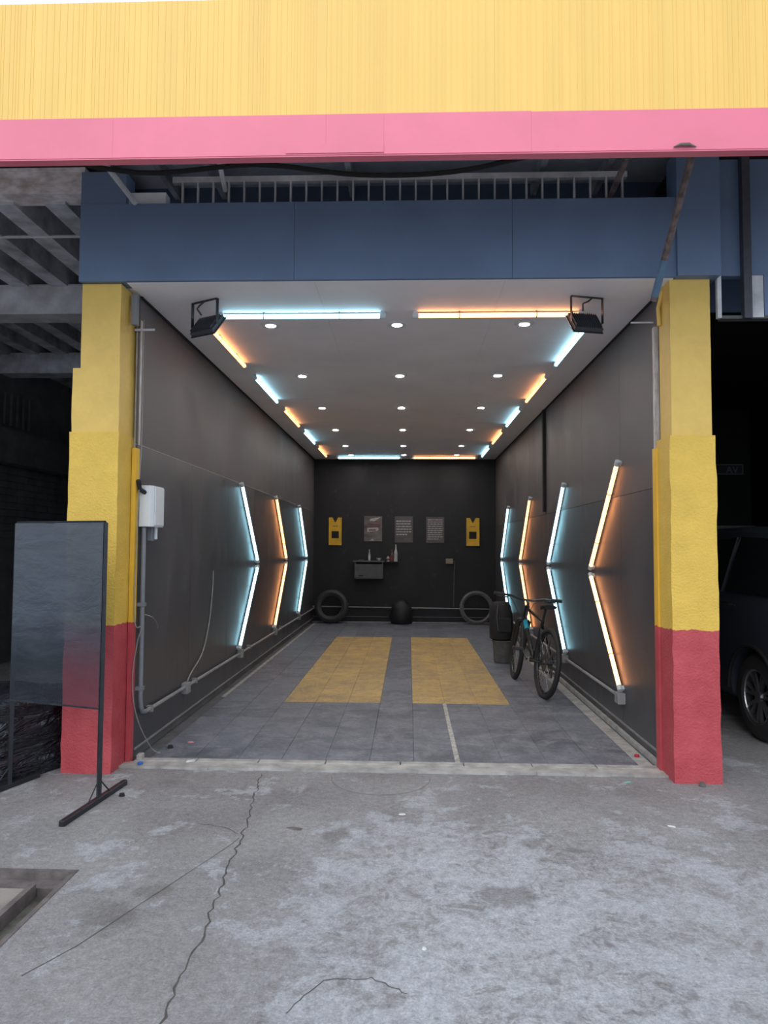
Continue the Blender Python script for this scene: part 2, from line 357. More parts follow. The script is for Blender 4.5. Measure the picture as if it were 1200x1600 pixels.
def ribbon(pts, wd, z=0.0012, jit=0.0, sub=6):
    mb = MB(); P = []
    for a, b in zip(pts[:-1], pts[1:]):
        for k in range(sub):
            t = k/sub; P.append(Vector((a[0]+(b[0]-a[0])*t, a[1]+(b[1]-a[1])*t, 0)))
    P.append(Vector((*pts[-1], 0)))
    L = []
    for i, q in enumerate(P):
        d = (P[min(i+1, len(P)-1)]-P[max(i-1, 0)]).normalized(); nn = Vector((-d.y, d.x, 0))
        c = q + nn*random.uniform(-jit, jit); ww = wd*random.uniform(0.5, 1.3)/2
        L.append((mb.b.verts.new(c+nn*ww+Vector((0, 0, z))), mb.b.verts.new(c-nn*ww+Vector((0, 0, z)))))
    for i in range(len(L)-1): mb.b.faces.new((L[i][0], L[i][1], L[i+1][1], L[i+1][0]))
    return mb
ck = [(-.93, 4.53), (-.90, 4.2), (-.84, 3.71), (-.82, 3.4), (-.79, 3.0), (-.76, 2.6), (-.75, 2.18), (-.72, 1.6), (-.74, .4)]
ribbon(ck, 0.008, jit=0.012, sub=12).build('crack', M['crack'], ground)
ribbon([(-1.30, 2.40), (-1.20, 2.58), (-.86, 3.47), (-.84, 3.55)], 0.004, jit=0.001).build('crack', M['crack'], ground)
ribbon([(-.86, 3.6), (-.95, 3.68), (-1.1, 3.72)], 0.004, jit=0.006, sub=8).build('crack', M['crack'], ground)
ribbon([(-.38, 2.25), (-.28, 2.42), (-.12, 2.44), (0.0, 2.36)], 0.0035, jit=0.006, sub=8).build('crack', M['crack'], ground)
ribbon([(-.17+.31*math.cos(t), 4.5+.31*math.sin(t)) for t in [math.pi+math.pi*k/16 for k in range(17)]], 0.010, jit=0.001, sub=2).build('tyre_mark', M['ring'], ground)
# threshold
th = thing('threshold_kerb', 'pale worn concrete threshold strip across the bay entrance', 'threshold', (0, 4.7, 0))
mb = MB(); 
for i in range(24):
    x0 = WL-0.05+i*(WR-WL+.1)/24; x1 = WL-0.05+(i+1)*(WR-WL+.1)/24
    a = 4.60+random.uniform(-.012, .012); mb.box((x0, a, -0.1), (x1, 4.72, 0.012+random.uniform(0, .004)))
P_(mb, 'front_lip', M['conc_strip'], th)
x = WL+.02
for i in range(8):
    x1 = min(x+random.choice([.42, .45, .5]), WR-.02)
    P_(MB().box((x+.003, 4.724, -0.1), (x1-.003, 4.795, 0.016)), 'kerb_block', M['conc_strip'], th, bevel=.003, seg=1); x = x1
    if x >= WR-.03: break

# ------------------------------------------------------------------ room floor with tiles
floor = struct('floor', MB().box((WL-.1, 4.6, -0.12), (WR+.1, YB+.1, -0.006)), M['sub'])
GX = 0.04; T = 0.30
tb = MB().box((0.0008, 0.0008, -0.008), (T-.0008, T-.0008, 0.008)); bmesh.ops.recalc_face_normals(tb.b, faces=tb.b.faces)
bmesh.ops.bevel(tb.b, geom=[e for e in tb.b.edges if abs(e.verts[0].co.z-.008) < 1e-4 and abs(e.verts[1].co.z-.008) < 1e-4], offset=.0015, segments=1, affect='EDGES')
tm = {}
for k in ('tile', 'tile_y'):
    me = bpy.data.meshes.new('floor_tile'); tb.b.to_mesh(me); me.materials.append(M[k]); tm[k] = me
stuff = MB()
for r in range(30):
    for c in range(-6, 5):
        y = 4.8+r*T; x = GX+c*T
        yel = 6 <= r < 22 and (c in (-4, -3, -2) or c in (0, 1, 2))
        if r < 27:
            o = inst('floor_tile', tm['tile_y' if yel else 'tile'], floor, (x, y, random.uniform(-.001, .001)))
            if yel: o['label'] = 'worn yellow floor tile'
        else: stuff.box((x+.002, y, -.006), (x+T-.002, min(y+T-.003, YB-.05), .008))
o = stuff.build('floor_tile', M['tile'], floor); o['kind'] = 'stuff'
MB().box((.318, 4.80, 0), (.352, 6.6, .0105)).build('joint_strip', M['chalk'], floor, bevel=.002, seg=1)
MB().box((-1.80, 6.8, -.004), (-1.762, YB-.05, .006)).build('edge_strip', M['conc_strip'], floor)
MB().box((1.542, 4.8, -.004), (1.635, 9.5, .006)).build('edge_strip', M['conc_strip'], floor)
MB().box((1.66, 4.8, -.004), (1.688, 9.5, .030)).build('edge_strip', M['conc_strip'], floor)
MB().box((WL, YB-.07, -.004), (WR, YB, .012)).build('edge_strip', M['conc_strip'], floor)
MB().box((WL+.03, 4.74, 0.0), (WL+.07, 4.80, .05)).build('corner_stub', M['conc_strip'], floor, bevel=.01)

# ------------------------------------------------------------------ room walls
wl = struct('wall_left', MB().box((WL-.12, 4.78, 0), (WL-.012, YB+.1, H)), M['bay'])
y = 4.72; k = 0
while y < YB-.01:
    y1 = min(y+1.22, YB)
    MB().box((WL-.014, y+.0015, .075), (WL, y1-.0015, 2.147)).build('wall_panel', M['wall_low'], wl); y = y1
y = 4.72
while y < YB-.01:
    y1 = min(y+2.44, YB)
    MB().box((WL-.014, y+.0005, 2.153), (WL-.003, y1-.0005, H-.001)).build('upper_panel', M['wall_up'], wl); y = y1
struct('trim_5', MB().box((WL, 4.78, 2.146), (WL+.0025, YB, 2.153)), M['pvc_old'])
struct('trim_6', MB().box((WL, 4.78, .068), (WL+.008, YB, .080)), M['pvc_old'])
struct('trim_7', MB().box((WL, 4.72, H-.014), (WL+.012, YB, H-.001)), M['dark'])
wr = struct('wall_right', MB().box((WR+.012, 4.78, 0), (WR+.12, YB+.1, H)), M['bay'])
ed = [4.72, 5.66, 6.9, 8.7, 9.92, 11.14, 12.36, YB]
for a, b in zip(ed[:-1], ed[1:]):
    MB().box((WR, a+.0015, .085), (WR+.014, b-.0015, 1.868)).build('wall_panel', M['wall_low'], wr)
    MB().box((WR+.001, a+.0015, 1.872), (WR+.014, b-.0015, H-.001)).build('upper_panel', M['wall_up'], wr)
struct('trim_8', MB().box((WR-.006, 4.76, .075), (WR, YB, .090)), M['pvc_old'])
struct('trim_9', MB().box((WR-.012, 4.72, H-.014), (WR, YB, H-.001)), M['dark'])
struct('trim_10', MB().box((WR-.035, 8.68, 1.9), (WR, 8.76, H-.016)), M['dark'])
wb = struct('wall_back', MB().box((WL-.1, YB, 0), (WR+.1, YB+.12, H)), M['wall_back'])
MB().box((WL, YB-.02, .10), (WR, YB, .115)).build('skirting_line', M['shelf'], wb)
# ceiling
cl = struct('ceiling', MB().box((WL-.1, 4.61, H+.012), (WR+.1, YB+.1, H+.06)), M['ceiling'])
ye = [4.478, 5.90, 6.62, 8.02, 9.62, 11.2, 12.5, YB]
for a, b in zip(ye[:-1], ye[1:]):
    for x0, x1 in ((WL, -.62), (-.62, .62), (.62, WR)):
        MB().box((x0+.0008, a+.001, H), (x1-.0008, b-.001, H+.013)).build('ceiling_panel', M['ceiling'], cl)

# ------------------------------------------------------------------ front wall / header
hd = struct('wall_front', MB().box((-2.17, 4.47, 3.19), (1.95, 4.60, 3.70)), M['header'])
for a, b in ((-2.17, -.75), (-.75, .66), (.66, 1.70)):
    MB().box((a+.001, 4.450, 3.182), (b-.001, 4.475, 3.70)).build('header_panel', M['header'], hd)
MB().box((-2.17, 4.455, 3.70), (-1.87, 4.60, 3.92)).build('header_block', M['header'], hd)
MB().box((-1.90, 4.50, 3.70), (-1.62, 4.58, 3.80)).build('header_block', M['canopy'], hd)
MB().box((1.70, 4.43, 3.182), (1.97, 4.60, 4.0)).build('header_block', M['header'], hd)
# ladder-like strip of studs above the header
MB().box((-1.62, 4.62, 3.93), (1.45, 4.66, 3.97)).build('top_rail', M['beam'], hd)
MB().box((-1.62, 4.62, 3.68), (-.45, 4.64, 3.70)).build('bottom_rail', M['beam'], hd)
sme = MB().box((-.006, 4.62, 3.66), (.006, 4.64, 3.93)); so_ = sme.build('stud', M['beam'], hd); so_.location = (-1.55, 0, 0)
for i in range(1, 29): inst('stud', so_.data, hd, (-1.55+i*.106, 0, 0))
MB().box((-2.3, 5.15, 3.2), (5, 5.2, 4.3)).build('rear_board', M['header'], hd)
# right bay header
rh = struct('trim_1', MB().box((1.98, 4.52, 3.21), (5.2, 4.58, 3.98)), M['header'])
MB().box((2.13, 4.47, 2.92), (2.18, 4.52, 3.99)).build('post', M['fin'], rh)
MB().box((1.975, 4.50, 2.93), (2.0, 4.53, 3.21)).build('frame_edge', M['beam'], rh)
MB().box((2.0, 4.50, 2.925), (5.2, 4.56, 2.945)).build('frame_edge', M['shelf'], rh)
MB().box((2.165, 4.49, 2.93), (2.26, 4.52, 3.20)).build('pale_panel', M['beam'], rh)
MB().box((2.27, 4.50, 2.945), (5.2, 4.54, 3.21)).build('grey_panel', M['header'], rh)

# ------------------------------------------------------------------ pillars
def wobbly(x0, x1, y0, y1, z0, z1, jx=.004, step=.09):
    mb = MB(); n = max(2, int((z1-z0)/step)); last = None
    for i in range(n+1):
        z = z0+(z1-z0)*i/n
        c = [(x0+random.uniform(-jx, jx), y0+random.uniform(-jx, jx)/2), (x1+random.uniform(-jx, jx), y0+random.uniform(-jx, jx)/2), (x1, y1), (x0, y1)]
        R = [mb.b.verts.new((a, b, z)) for a, b in c]
        if last: mb.bridge(last, R)
        else: mb.b.faces.new(R[::-1])
        last = R
    mb.b.faces.new(last); return mb
pl = thing('concrete_pillar', 'left pillar of the bay, yellow above red, stepped left edge', 'pillar', (-2.05, 4.65, 0))
P_(wobbly(-2.165, -1.905, 4.50, 4.82, 2.62, 3.185, .001), 'upper_shaft', M['pillar_up'], pl)
P_(wobbly(-2.212, -1.900, 4.495, 4.82, 2.195, 2.62, .003), 'middle_shaft', M['pillar_up'], pl)
P_(wobbly(-2.218, -1.892, 4.485, 4.84, 0, 2.195, .003), 'lower_shaft', M['pillar_low'], pl)
pr = thing('concrete_pillar', 'right pillar of the bay beside the parked car, yellow above red', 'pillar', (1.8, 4.65, 0))
P_(wobbly(1.672, 1.925, 4.50, 4.70, 2.17, 3.185, .001), 'upper_shaft', M['pillar_up'], pr)
P_(wobbly(1.652, 1.940, 4.485, 4.72, 0, 2.17, .004), 'lower_shaft', M['pillar_low'], pr)
# guide rails beside the pillars
gl = thing('guide_rail', 'chipped steel guide rail behind the left pillar, white over yellow over red', 'rail', (-1.87, 4.80, 0))
P_(MB().box((-1.892, 4.74, 2.12), (-1.862, 4.775, 3.02)), 'upper_rail', M['whitechip'], gl)
P_(MB().box((-1.888, 4.70, 0), (-1.858, 4.76, 2.12)), 'lower_rail', M['rail'], gl)
P_(MB().box((-1.883, 4.62, 2.95), (-1.845, 4.66, 3.16)), 'top_bracket', M['pvc'], gl)
P_(MB().box((-1.89, 4.70, 2.93), (-1.75, 4.706, 2.945)), 'spike', M['beam'], gl)
gr = thing('guide_rail', 'steel guide rail behind the right pillar, pale over yellow over red', 'rail', (1.66, 4.80, 0))
P_(MB().box((1.652, 4.74, 2.12), (1.682, 4.775, 2.95)), 'upper_rail', M['whitechip'], gr)
P_(MB().box((1.640, 4.70, 0), (1.672, 4.77, 2.12)), 'lower_rail', M['rail'], gr)
P_(MB().tube([(1.66, 4.66, 2.93), (1.655, 4.66, 3.05), (1.67, 4.62, 3.15)], .014), 'top_bend', M['pillar_up'], gr)
P_(MB().box((1.50, 4.74, 2.975), (1.65, 4.747, 2.985)), 'spike', M['beam'], gr)

# ------------------------------------------------------------------ canopy : fascia and soffit
FY = 3.40
fs = thing('canopy_fascia', 'yellow ribbed sheet fascia with a pink-red lower band along the canopy', 'fascia', (0, FY, 3.4))
def ftop(x): return 4.225 - 0.0*(x)
ex = [-6.0, -4.6, -3.3, -1.88, -.42, .42, 1.30, 2.2, 3.6, 5.2, 6.5]
for a, b in zip(ex[:-1], ex[1:]):
    mb = MB(); x = a+.001
    mb.box((a+.0003, FY, 3.60), (b-.0003, FY+.012, 4.225))
    x = a+.02
    while x < b-.02:
        mb.box((x-.0022, FY-.0016, 3.604), (x+.0022, FY, 4.225)); x += random.choice([.015, .022, .030, .030, .038])
    P_(mb, 'yellow_sheet', M['yellow_sheet'], fs)
px = [-6.0, -3.4, -1.5, -.42, -.13, .60, 2.1, 4.2, 6.5]
for a, b in zip(px[:-1], px[1:]):
    P_(MB().box((a+.0003, FY-.006+random.uniform(0, .001), 3.405), (b-.0003, FY+.012, 3.613-.003*(a > .3))), 'pink_band', M['pink'], fs)
P_(MB().box((-.62, FY-.010, 3.412), (-.13, FY-.003, 3.455)), 'patch_plate', M['pink'], fs)
P_(MB().box((-6, FY-.002, 3.398), (6.5, FY+.05, 3.405)), 'bottom_lip', M['pink'], fs)
P_(MB().tube([(1.29, FY-.01, 3.415), (1.32, FY-.016, 3.424), (1.36, FY-.016, 3.424), (1.40, FY-.01, 3.415)], [.002, .008, .009, .002]), 'dent', M['rust'], fs)
sf = struct('trim_2', MB().box((-6, FY+.05, 4.17), (6.5, 5.2, 4.21)), M['canopy'])
struct('roof_sky_block', MB().box((-6.5, 4.3, 4.30), (7, 14.5, 4.5)), M['dark'])  # unseen slab above the bays, added to block the sky
# soffit cross bearers
for x in (-1.78, -1.42, -.45, .9, 1.35):
    MB().box((x, FY+.05, 4.08), (x+.04, 5.15, 4.17)).build('bearer', M['joist'], sf)
MB().box((-6, 4.62, 4.09), (6.5, 4.68, 4.17)).build('bearer', M['canopy'], sf)
# braces
def brace(label, a, b, r, mat, extra=None):
    t = thing('steel_brace', label, 'brace', a)
    P_(MB().tube([a, b], r, 8), 'bar', mat, t)
    if extra: P_(MB().tube([Vector(a).lerp(Vector(b), extra[0]), Vector(a).lerp(Vector(b), extra[1])], r*1.12, 8), 'painted_section', M['bluepaint'], t)
    return t
t = brace('long rusty angled brace with blue foot above the right pillar', (1.545, 4.43, 3.02), (1.612, 3.47, 4.17), .022, M['rust'], (.02, .17))
brace('short rusty brace left of the long one, meeting the right end of the studs', (1.33, 4.60, 3.78), (1.42, 3.55, 4.17), .02, M['rust'])
brace('pale rusty brace slanting down to the right above the left pillar', (-1.80, 4.44, 3.70), (-2.0, 3.47, 3.96), .018, M['beam'])
brace('thin brace hanging above the header, second from the left', (-1.25, 4.60, 3.86), (-1.20, 4.0, 4.05), .016, M['beam'])
# drooping cables under the soffit
def cab(name, label, pts, r, mat):
    P = []
    n = len(pts)
    for i in range(n-1):
        p0, p1, p2, p3 = Vector(pts[max(i-1, 0)]), Vector(pts[i]), Vector(pts[i+1]), Vector(pts[min(i+2, n-1)])
        for k in range(6):
            t = k/6; P.append(0.5*((2*p1)+(-p0+p2)*t+(2*p0-5*p1+4*p2-p3)*t*t+(-p0+3*p1-3*p2+p3)*t**3))
    P.append(Vector(pts[-1]))
    o = MB().tube(P, r, 6).build(name, mat, None, True)
    return o
tag(cab('sagging_cable', '', [(-2.3, 4.0, 3.80), (-1.6, 4.0, 3.66), (-.9, 4.0, 3.70), (-.3, 4.0, 3.63), (.25, 4.0, 3.64), (.8, 4.0, 3.74), (1.4, 4.0, 3.76), (2.4, 4.0, 3.70)], .014, M['dark']),
    'thick black cable sagging under the canopy above the header', 'cable')

# ------------------------------------------------------------------ left bay
lb = struct('trim_3', MB().box((-7, 4.5, 4.02), (-2.05, 14, 4.1)), M['darkslab'])
MB().box((-7, 4.50, 3.80), (-2.17, 4.66, 3.98)).build('front_beam', M['stained'], lb)
MB().box((-7, 6.10, 3.53), (-2.0, 6.35, 3.80)).build('cross_beam', M['beam'], lb)
MB().box((-7, 8.30, 3.55), (-2.0, 8.55, 3.80)).build('cross_beam', M['joist'], lb)
for i in range(12):
    x = -2.35-i*.36
    MB().box((x-.15, 4.6, 3.78), (x, 12, 4.03)).build('joist', M['joist'], lb)
MB().tube([(-7, 5.1, 3.80), (-2.1, 5.1, 3.78)], .012, 8).build('conduit', M['beam'], lb)
lw = struct('wall_far_left', MB().box((-5.2, 4.6, 0), (-5.0, 14, 4.1)), M['bay'])
MB().box((-5.0, 4.6, 2.45), (-4.80, 14, 2.85)).build('ledge', M['bay'], lw)
for i in range(10):
    z = 1.55+i*.088
    for j in range(8): MB().box((-5.0, 6.5+j*.5+(i % 2)*.25, z), (-4.975, 6.98+j*.5+(i % 2)*.25, z+.08)).build('brick', M['bay'], lw)
gb = MB().box((-5.0, -.01, 2.95), (-4.97, .01, 3.35)).build('grille_bar', M['bay'], lw); gb.location = (0, 8.0, 0)
for i in range(1, 8): inst('grille_bar', gb.data, lw, (0, 8.0+i*.14, 0))
struct('wall_far_back', MB().box((-7, 12.0, 0), (-1.99, 12.15, 4.1)), M['bay'])
pb = thing('panel_box', 'grey electrical panel box on the dark back wall of the left bay', 'panel box', (-4.55, 11.9, 2.0))
P_(MB().box((-4.72, 11.82, 1.95), (-4.40, 12.0, 2.62)), 'case', M['shelf'], pb, bevel=.01)
P_(MB().box((-4.69, 11.81, 1.98), (-4.43, 11.82, 2.59)), 'door', M['shelf'], pb)
# ------------------------------------------------------------------ right bay
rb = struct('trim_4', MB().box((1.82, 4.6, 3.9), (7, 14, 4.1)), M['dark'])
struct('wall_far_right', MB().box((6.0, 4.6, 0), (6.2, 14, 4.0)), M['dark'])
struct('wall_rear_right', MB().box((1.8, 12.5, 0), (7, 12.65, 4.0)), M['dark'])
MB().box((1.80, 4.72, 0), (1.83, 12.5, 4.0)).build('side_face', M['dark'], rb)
sg = thing('wall_sign', 'small dim sign with letters AV inside the dark right bay', 'sign', (4.55, 9.8, 2.4))
P_(MB().box((4.15, 9.8, 2.48), (4.60, 9.82, 2.62)), 'board', M['dark'], sg)
fm = MB()
fm.box((4.15, 9.79, 2.61), (4.60, 9.80, 2.62)).box((4.15, 9.79, 2.48), (4.60, 9.80, 2.49)).box((4.59, 9.79, 2.48), (4.60, 9.80, 2.62))
P_(fm, 'border', M['shelf'], sg)
def letters(txt, size, loc, mat, root, name='lettering', ext=.001):
    cu = bpy.data.curves.new(name, 'FONT'); cu.body = txt; cu.size = size; cu.extrude = ext
    ob = bpy.data.objects.new(name, cu); C.objects.link(ob); bpy.context.view_layer.update()
    me = bpy.data.meshes.new_from_object(ob.evaluated_get(bpy.context.evaluated_depsgraph_get()))
    bpy.data.objects.remove(ob); me.materials.clear(); me.materials.append(mat)
    o = bpy.data.objects.new(name, me); C.objects.link(o); o.parent = root
    o.matrix_parent_inverse = Matrix.Translation(-Vector(root.location)); o.location = loc; o.rotation_euler = (math.pi/2, 0, 0); return o
letters('AV', .13, (4.37, 9.795, 2.50), M['shelf'], sg)
tbk = thing('work_table', 'pale trestle shelf standing behind the parked car', 'table', (4.5, 10.05, 0))
P_(MB().box((3.9, 10.0, 1.74), (4.85, 10.5, 1.78)), 'top', M['block'], tbk)
P_(MB().box((4.55, 10.0, 0), (4.66, 10.1, 1.74)), 'leg', M['block'], tbk)
P_(MB().box((3.95, 10.0, 0), (4.03, 10.1, 1.74)), 'leg', M['block'], tbk)
P_(MB().tube([(4.40, 10.05, 1.74), (4.56, 10.05, 1.60)], .02, 6), 'strut', M['block'], tbk)

# ------------------------------------------------------------------ parked car (left side at x 2.62, rear at y 4.72)
car = thing('car', 'dark blue-grey hatchback parked in the dark bay right of the right pillar', 'car', (3.5, 6.9, 0))
CX = 3.50
st = [  # y, halfwidth, zbottom, zbelt, zroof, roof halfwidth
 (4.74, .70, .42, .95, .96, .60), (4.80, .80, .34, 1.02, 1.10, .64), (4.95, .855, .27, 1.06, 1.42, .62), (5.15, .875, .24, 1.06, 1.56, .63), (5.5, .885, .22, 1.05, 1.62, .65),
 (6.1, .885, .22, 1.03, 1.645, .66), (6.8, .885, .22, 1.01, 1.64, .66), (7.3, .885, .22, 1.00, 1.55, .64), (7.75, .880, .22, .99, 1.22, .62),
 (8.0, .875, .22, .98, 1.03, .66), (8.5, .86, .23, .93, .97, .66), (8.85, .82, .26, .83, .86, .62), (9.05, .72, .34, .70, .73, .52), (9.10, .60, .42, .60, .62, .45)]
mb = MB(); last = None
for (y, hw, zb, zt, zr, rw) in st:
    half = [(hw*.86, zb), (hw*.97, zb+.07), (hw, zb+.25), (hw, zb+(zt-zb)*.72), (hw*.965, zt), ((hw*.95+rw)/2, (zt*.45+zr*.55)), (rw, zr-.05*min(1, (zr-zt)*3)), (rw*.86, zr)]
    pts = [(CX-a, b) for a, b in half] + [(CX+a, b) for a, b in half[::-1]]
    R = [mb.b.verts.new((a, y, b)) for a, b in pts]
    if last: mb.bridge(last, R)
    else: mb.b.faces.new(R[::-1])
    last = R
mb.b.faces.new(last)
body = P_(mb, 'body', M['carpaint'], car)
WH = [(5.50, -1), (8.15, -1), (5.50, 1), (8.15, 1)]
cm = MB()
for y in (5.50, 8.15): cm.cyl((CX-1.0, y, .33), (CX-.62, y, .33), .375, 36).cyl((CX+.62, y, .33), (CX+1.0, y, .33), .375, 36)
cut = cm.build('cut', M['dark'])
bm_ = body.modifiers.new('b', 'BOOLEAN'); bm_.object = cut; bm_.operation = 'DIFFERENCE'; bm_.solver = 'EXACT'
bpy.context.view_layer.update()
ev = body.evaluated_get(bpy.context.evaluated_depsgraph_get()); nm = bpy.data.meshes.new_from_object(ev)
body.modifiers.clear(); body.data = nm; bpy.data.objects.remove(cut)
for f in nm.polygons: f.use_smooth = True
nm.set_sharp_from_angle(angle=math.radians(32))
for s in (-1, 1):
    X = lambda a: CX+s*a
    def pane(name, quad, mat):
        mb = MB(); mb.prism([(X(a), y, z) for a, y, z in quad], (s*.012, 0, .004)); return P_(mb, name, mat, car)
    pane('window', [(.842, 5.28, 1.10), (.835, 6.02, 1.10), (.685, 6.02, 1.55), (.665, 5.55, 1.53), (.71, 5.28, 1.42)], M['glass'])
    pane('window', [(.835, 6.10, 1.09), (.832, 7.15, 1.07), (.70, 7.0, 1.50), (.685, 6.10, 1.55)], M['glass'])
    mb = MB(); mb.tube([(X(.90), 5.72, 1.005), (X(.925), 5.76, 1.01), (X(.925), 5.90, 1.01), (X(.90), 5.94, 1.005)], .014, 8); P_(mb, 'door_handle', M['chrome'], car)
    mb = MB(); mb.tube([(X(.90), 6.72, .985), (X(.925), 6.76, .99), (X(.925), 6.90, .99), (X(.90), 6.94, .985)], .014, 8); P_(mb, 'door_handle', M['chrome'], car)
    # door gaps
    mb = MB(); mb.box((X(.884), 6.055, .30), (X(.892), 6.063, 1.03)); P_(mb, 'door_gap', M['dark'], car)
    # tail light wraps the rear corner
    mb = MB(); mb.prism([(X(.868), 5.17, 1.03), (X(.884), 5.10, .88), (X(.872), 4.93, .78), (X(.82), 4.78, .80), (X(.80), 4.775, .98)], (s*.02, -.008, 0)); P_(mb, 'tail_light', M['tail'], car)
    # arch lip
    for y in (5.50, 8.15):
        P_(MB().tube([(X(.886), y+.385*math.cos(a), .33+.385*math.sin(a)) for a in [math.pi*k/16 for k in range(17)]], .016, 6), 'wheel_arch', M['dark'], car)
mb = MB(); mb.box((CX-.62, 5.0, 1.16), (CX+.62, 5.02, 1.44), Matrix.Translation((0, 0, 0))); 
P_(MB().prism([(CX-.60, 4.845, 1.12), (CX+.60, 4.845, 1.12), (CX+.55, 4.94, 1.40), (CX-.55, 4.94, 1.40)], (0, -.02, .004)), 'rear_window', M['glass'], car)
mb.b.free()
P_(MB().box((CX-.66, 4.70, .42), (CX+.66, 4.76, .56)), 'bumper', M['dark'], car, bevel=.02)
P_(MB().prism([(CX-.58, 7.42, 1.50), (CX+.58, 7.42, 1.50), (CX+.62, 7.86, 1.16), (CX-.62, 7.86, 1.16)], (0, .02, .02)), 'windscreen', M['glass'], car)
for (y, s) in WH:
    a = CX+s*.66; b = CX+s*.865
    mb = MB(); q = [(.20, 0), (.30, .01), (.33, .04), (.33, .16), (.30, .195), (.22, .205), (.20, .19)]
    rings = []
    for r, d in q: rings.append([mb.b.verts.new((a+(b-a)*d/.205, y+r*math.cos(2*math.pi*i/40), .33+r*math.sin(2*math.pi*i/40))) for i in range(40)])
    for i in range(len(rings)-1): mb.bridge(rings[i], rings[i+1])
    mb.bridge(rings[-1], rings[0])
    wo = P_(mb, 'wheel', M['rubber'], car, smooth=True)
    rm = MB(); xo = CX+s*.845; xi = CX+s*.80
    rm.torus((xo, y, .33), (1, 0, 0), .205, .012, 40, 8)
    rm.cyl((xi-.004*s, y, .33), (xo, y, .33), .045, 16)
    for k in range(7):
        t0 = 2*math.pi*k/7+.2
        for dt in (-.16, .16):
            d0 = Vector((0, math.cos(t0+dt*.4), math.sin(t0+dt*.4))); d1 = Vector((0, math.cos(t0+dt), math.sin(t0+dt))); side = Vector((1, 0, 0)).cross(d1)
            A = Vector((xo-.010*s, y, .33))+d0*.035; B = Vector((xo-.006*s, y, .33))+d1*.205
            rm.prism([A-side*.009, A+side*.009, B+side*.014, B-side*.014], (-s*.016, 0, 0))
    rr = rm.build('rim', M['alloy'], wo)
    dk = MB().cyl((CX+s*.77, y, .33), (CX+s*.785, y, .33), .20, 32).build('brake_disc', M['dark'], wo)

# ------------------------------------------------------------------ lamps
LT = 1.20
def tube_meshes(mat):
    r = .0165; out = {}
    def arc(mb, a0, a1, rr, n=10, x0=-LT/2+.02, x1=LT/2-.02):
        A = []; B = []
        for i in range(n+1):
            a = a0+(a1-a0)*i/n; y, z = rr*math.cos(a), rr*math.sin(a)
            A.append(mb.b.verts.new((x0, y, z))); B.append(mb.b.verts.new((x1, y, z)))
        for i in range(n): mb.b.faces.new((A[i], A[i+1], B[i+1], B[i]))
        mb.b.faces.new(A); mb.b.faces.new(B[::-1]); mb.b.faces.new((A[0], B[0], B[-1], A[-1]))
    mb = MB(); arc(mb, math.radians(-105), math.radians(105), r); o = mb.build('lamp_tube', mat, None, True); out['lamp_tube'] = o.data; bpy.data.objects.remove(o)
    mb = MB(); arc(mb, math.radians(105), math.radians(255), r+.002, x0=-LT/2+.03, x1=LT/2-.03); o = mb.build('backing', M['alu'], None); out['backing'] = o.data; bpy.data.objects.remove(o)
    mb = MB(); mb.cyl((-.022, 0, 0), (.022, 0, 0), .021, 16); mb.box((-.016, -.014, -.032), (.016, .014, 0)); o = mb.build('end_cap', M['socket'], None); out['end_cap'] = o.data; bpy.data.objects.remove(o)
    mb = MB(); mb.torus((0, 0, 0), (1, 0, 0), .0195, .002, 16, 6, 2); mb.box((-.004, -.006, -.032), (.004, .006, -.018)); o = mb.build('clip', M['alu'], None); out['clip'] = o.data; bpy.data.objects.remove(o)
    return out
TM = {'cool': tube_meshes(M['cool']), 'warm': tube_meshes(M['warm'])}
def lamp(kind, a, b, n, face, label, group):
    a = Vector(a); b = Vector(b); n = Vector(n); x = (b-a).normalized(); y = n.cross(x)
    if y.dot(Vector(face)) < 0: x = -x; y = -y
    r = bpy.data.objects.new('tube_lamp', None); C.objects.link(r); r.empty_display_size = .1
    c = (a+b)/2 + n*.032
    r.matrix_world = Matrix(((x.x, y.x, n.x, c.x), (x.y, y.y, n.y, c.y), (x.z, y.z, n.z, c.z), (0, 0, 0, 1)))
    tag(r, label, 'lamp', group)
    m = TM[kind]
    inst('lamp_tube', m['lamp_tube'], r); inst('backing', m['backing'], r)
    inst('end_cap', m['end_cap'], r, (-LT/2, 0, 0)); inst('end_cap', m['end_cap'], r, (LT/2, 0, 0))
    inst('clip', m['clip'], r, (-.28, 0, 0)); inst('clip', m['clip'], r, (.28, 0, 0))
CW = {'cool': 'cool white', 'warm': 'warm orange'}
dn = (0, 0, -1)
lamp('cool', (-1.395, 5.07, H), (-.195, 5.07, H), dn, (0, -1, 0), 'cool white tube lamp across the ceiling at the entrance, left half', 'tube lamps on the ceiling')
lamp('warm', (.045, 5.07, H), (1.245, 5.07, H), dn, (0, -1, 0), 'warm orange tube lamp across the ceiling at the entrance, right half', 'tube lamps on the ceiling')
lamp('cool', (-1.36, 13.25, H), (-.16, 13.25, H), dn, (0, -1, 0), 'cool white tube lamp across the ceiling by the back wall, left half', 'tube lamps on the ceiling')
lamp('warm', (.07, 13.25, H), (1.27, 13.25, H), dn, (0, -1, 0), 'warm orange tube lamp across the ceiling by the back wall, right half', 'tube lamps on the ceiling')
ordn = ['first', 'second', 'third', 'fourth', 'fifth']
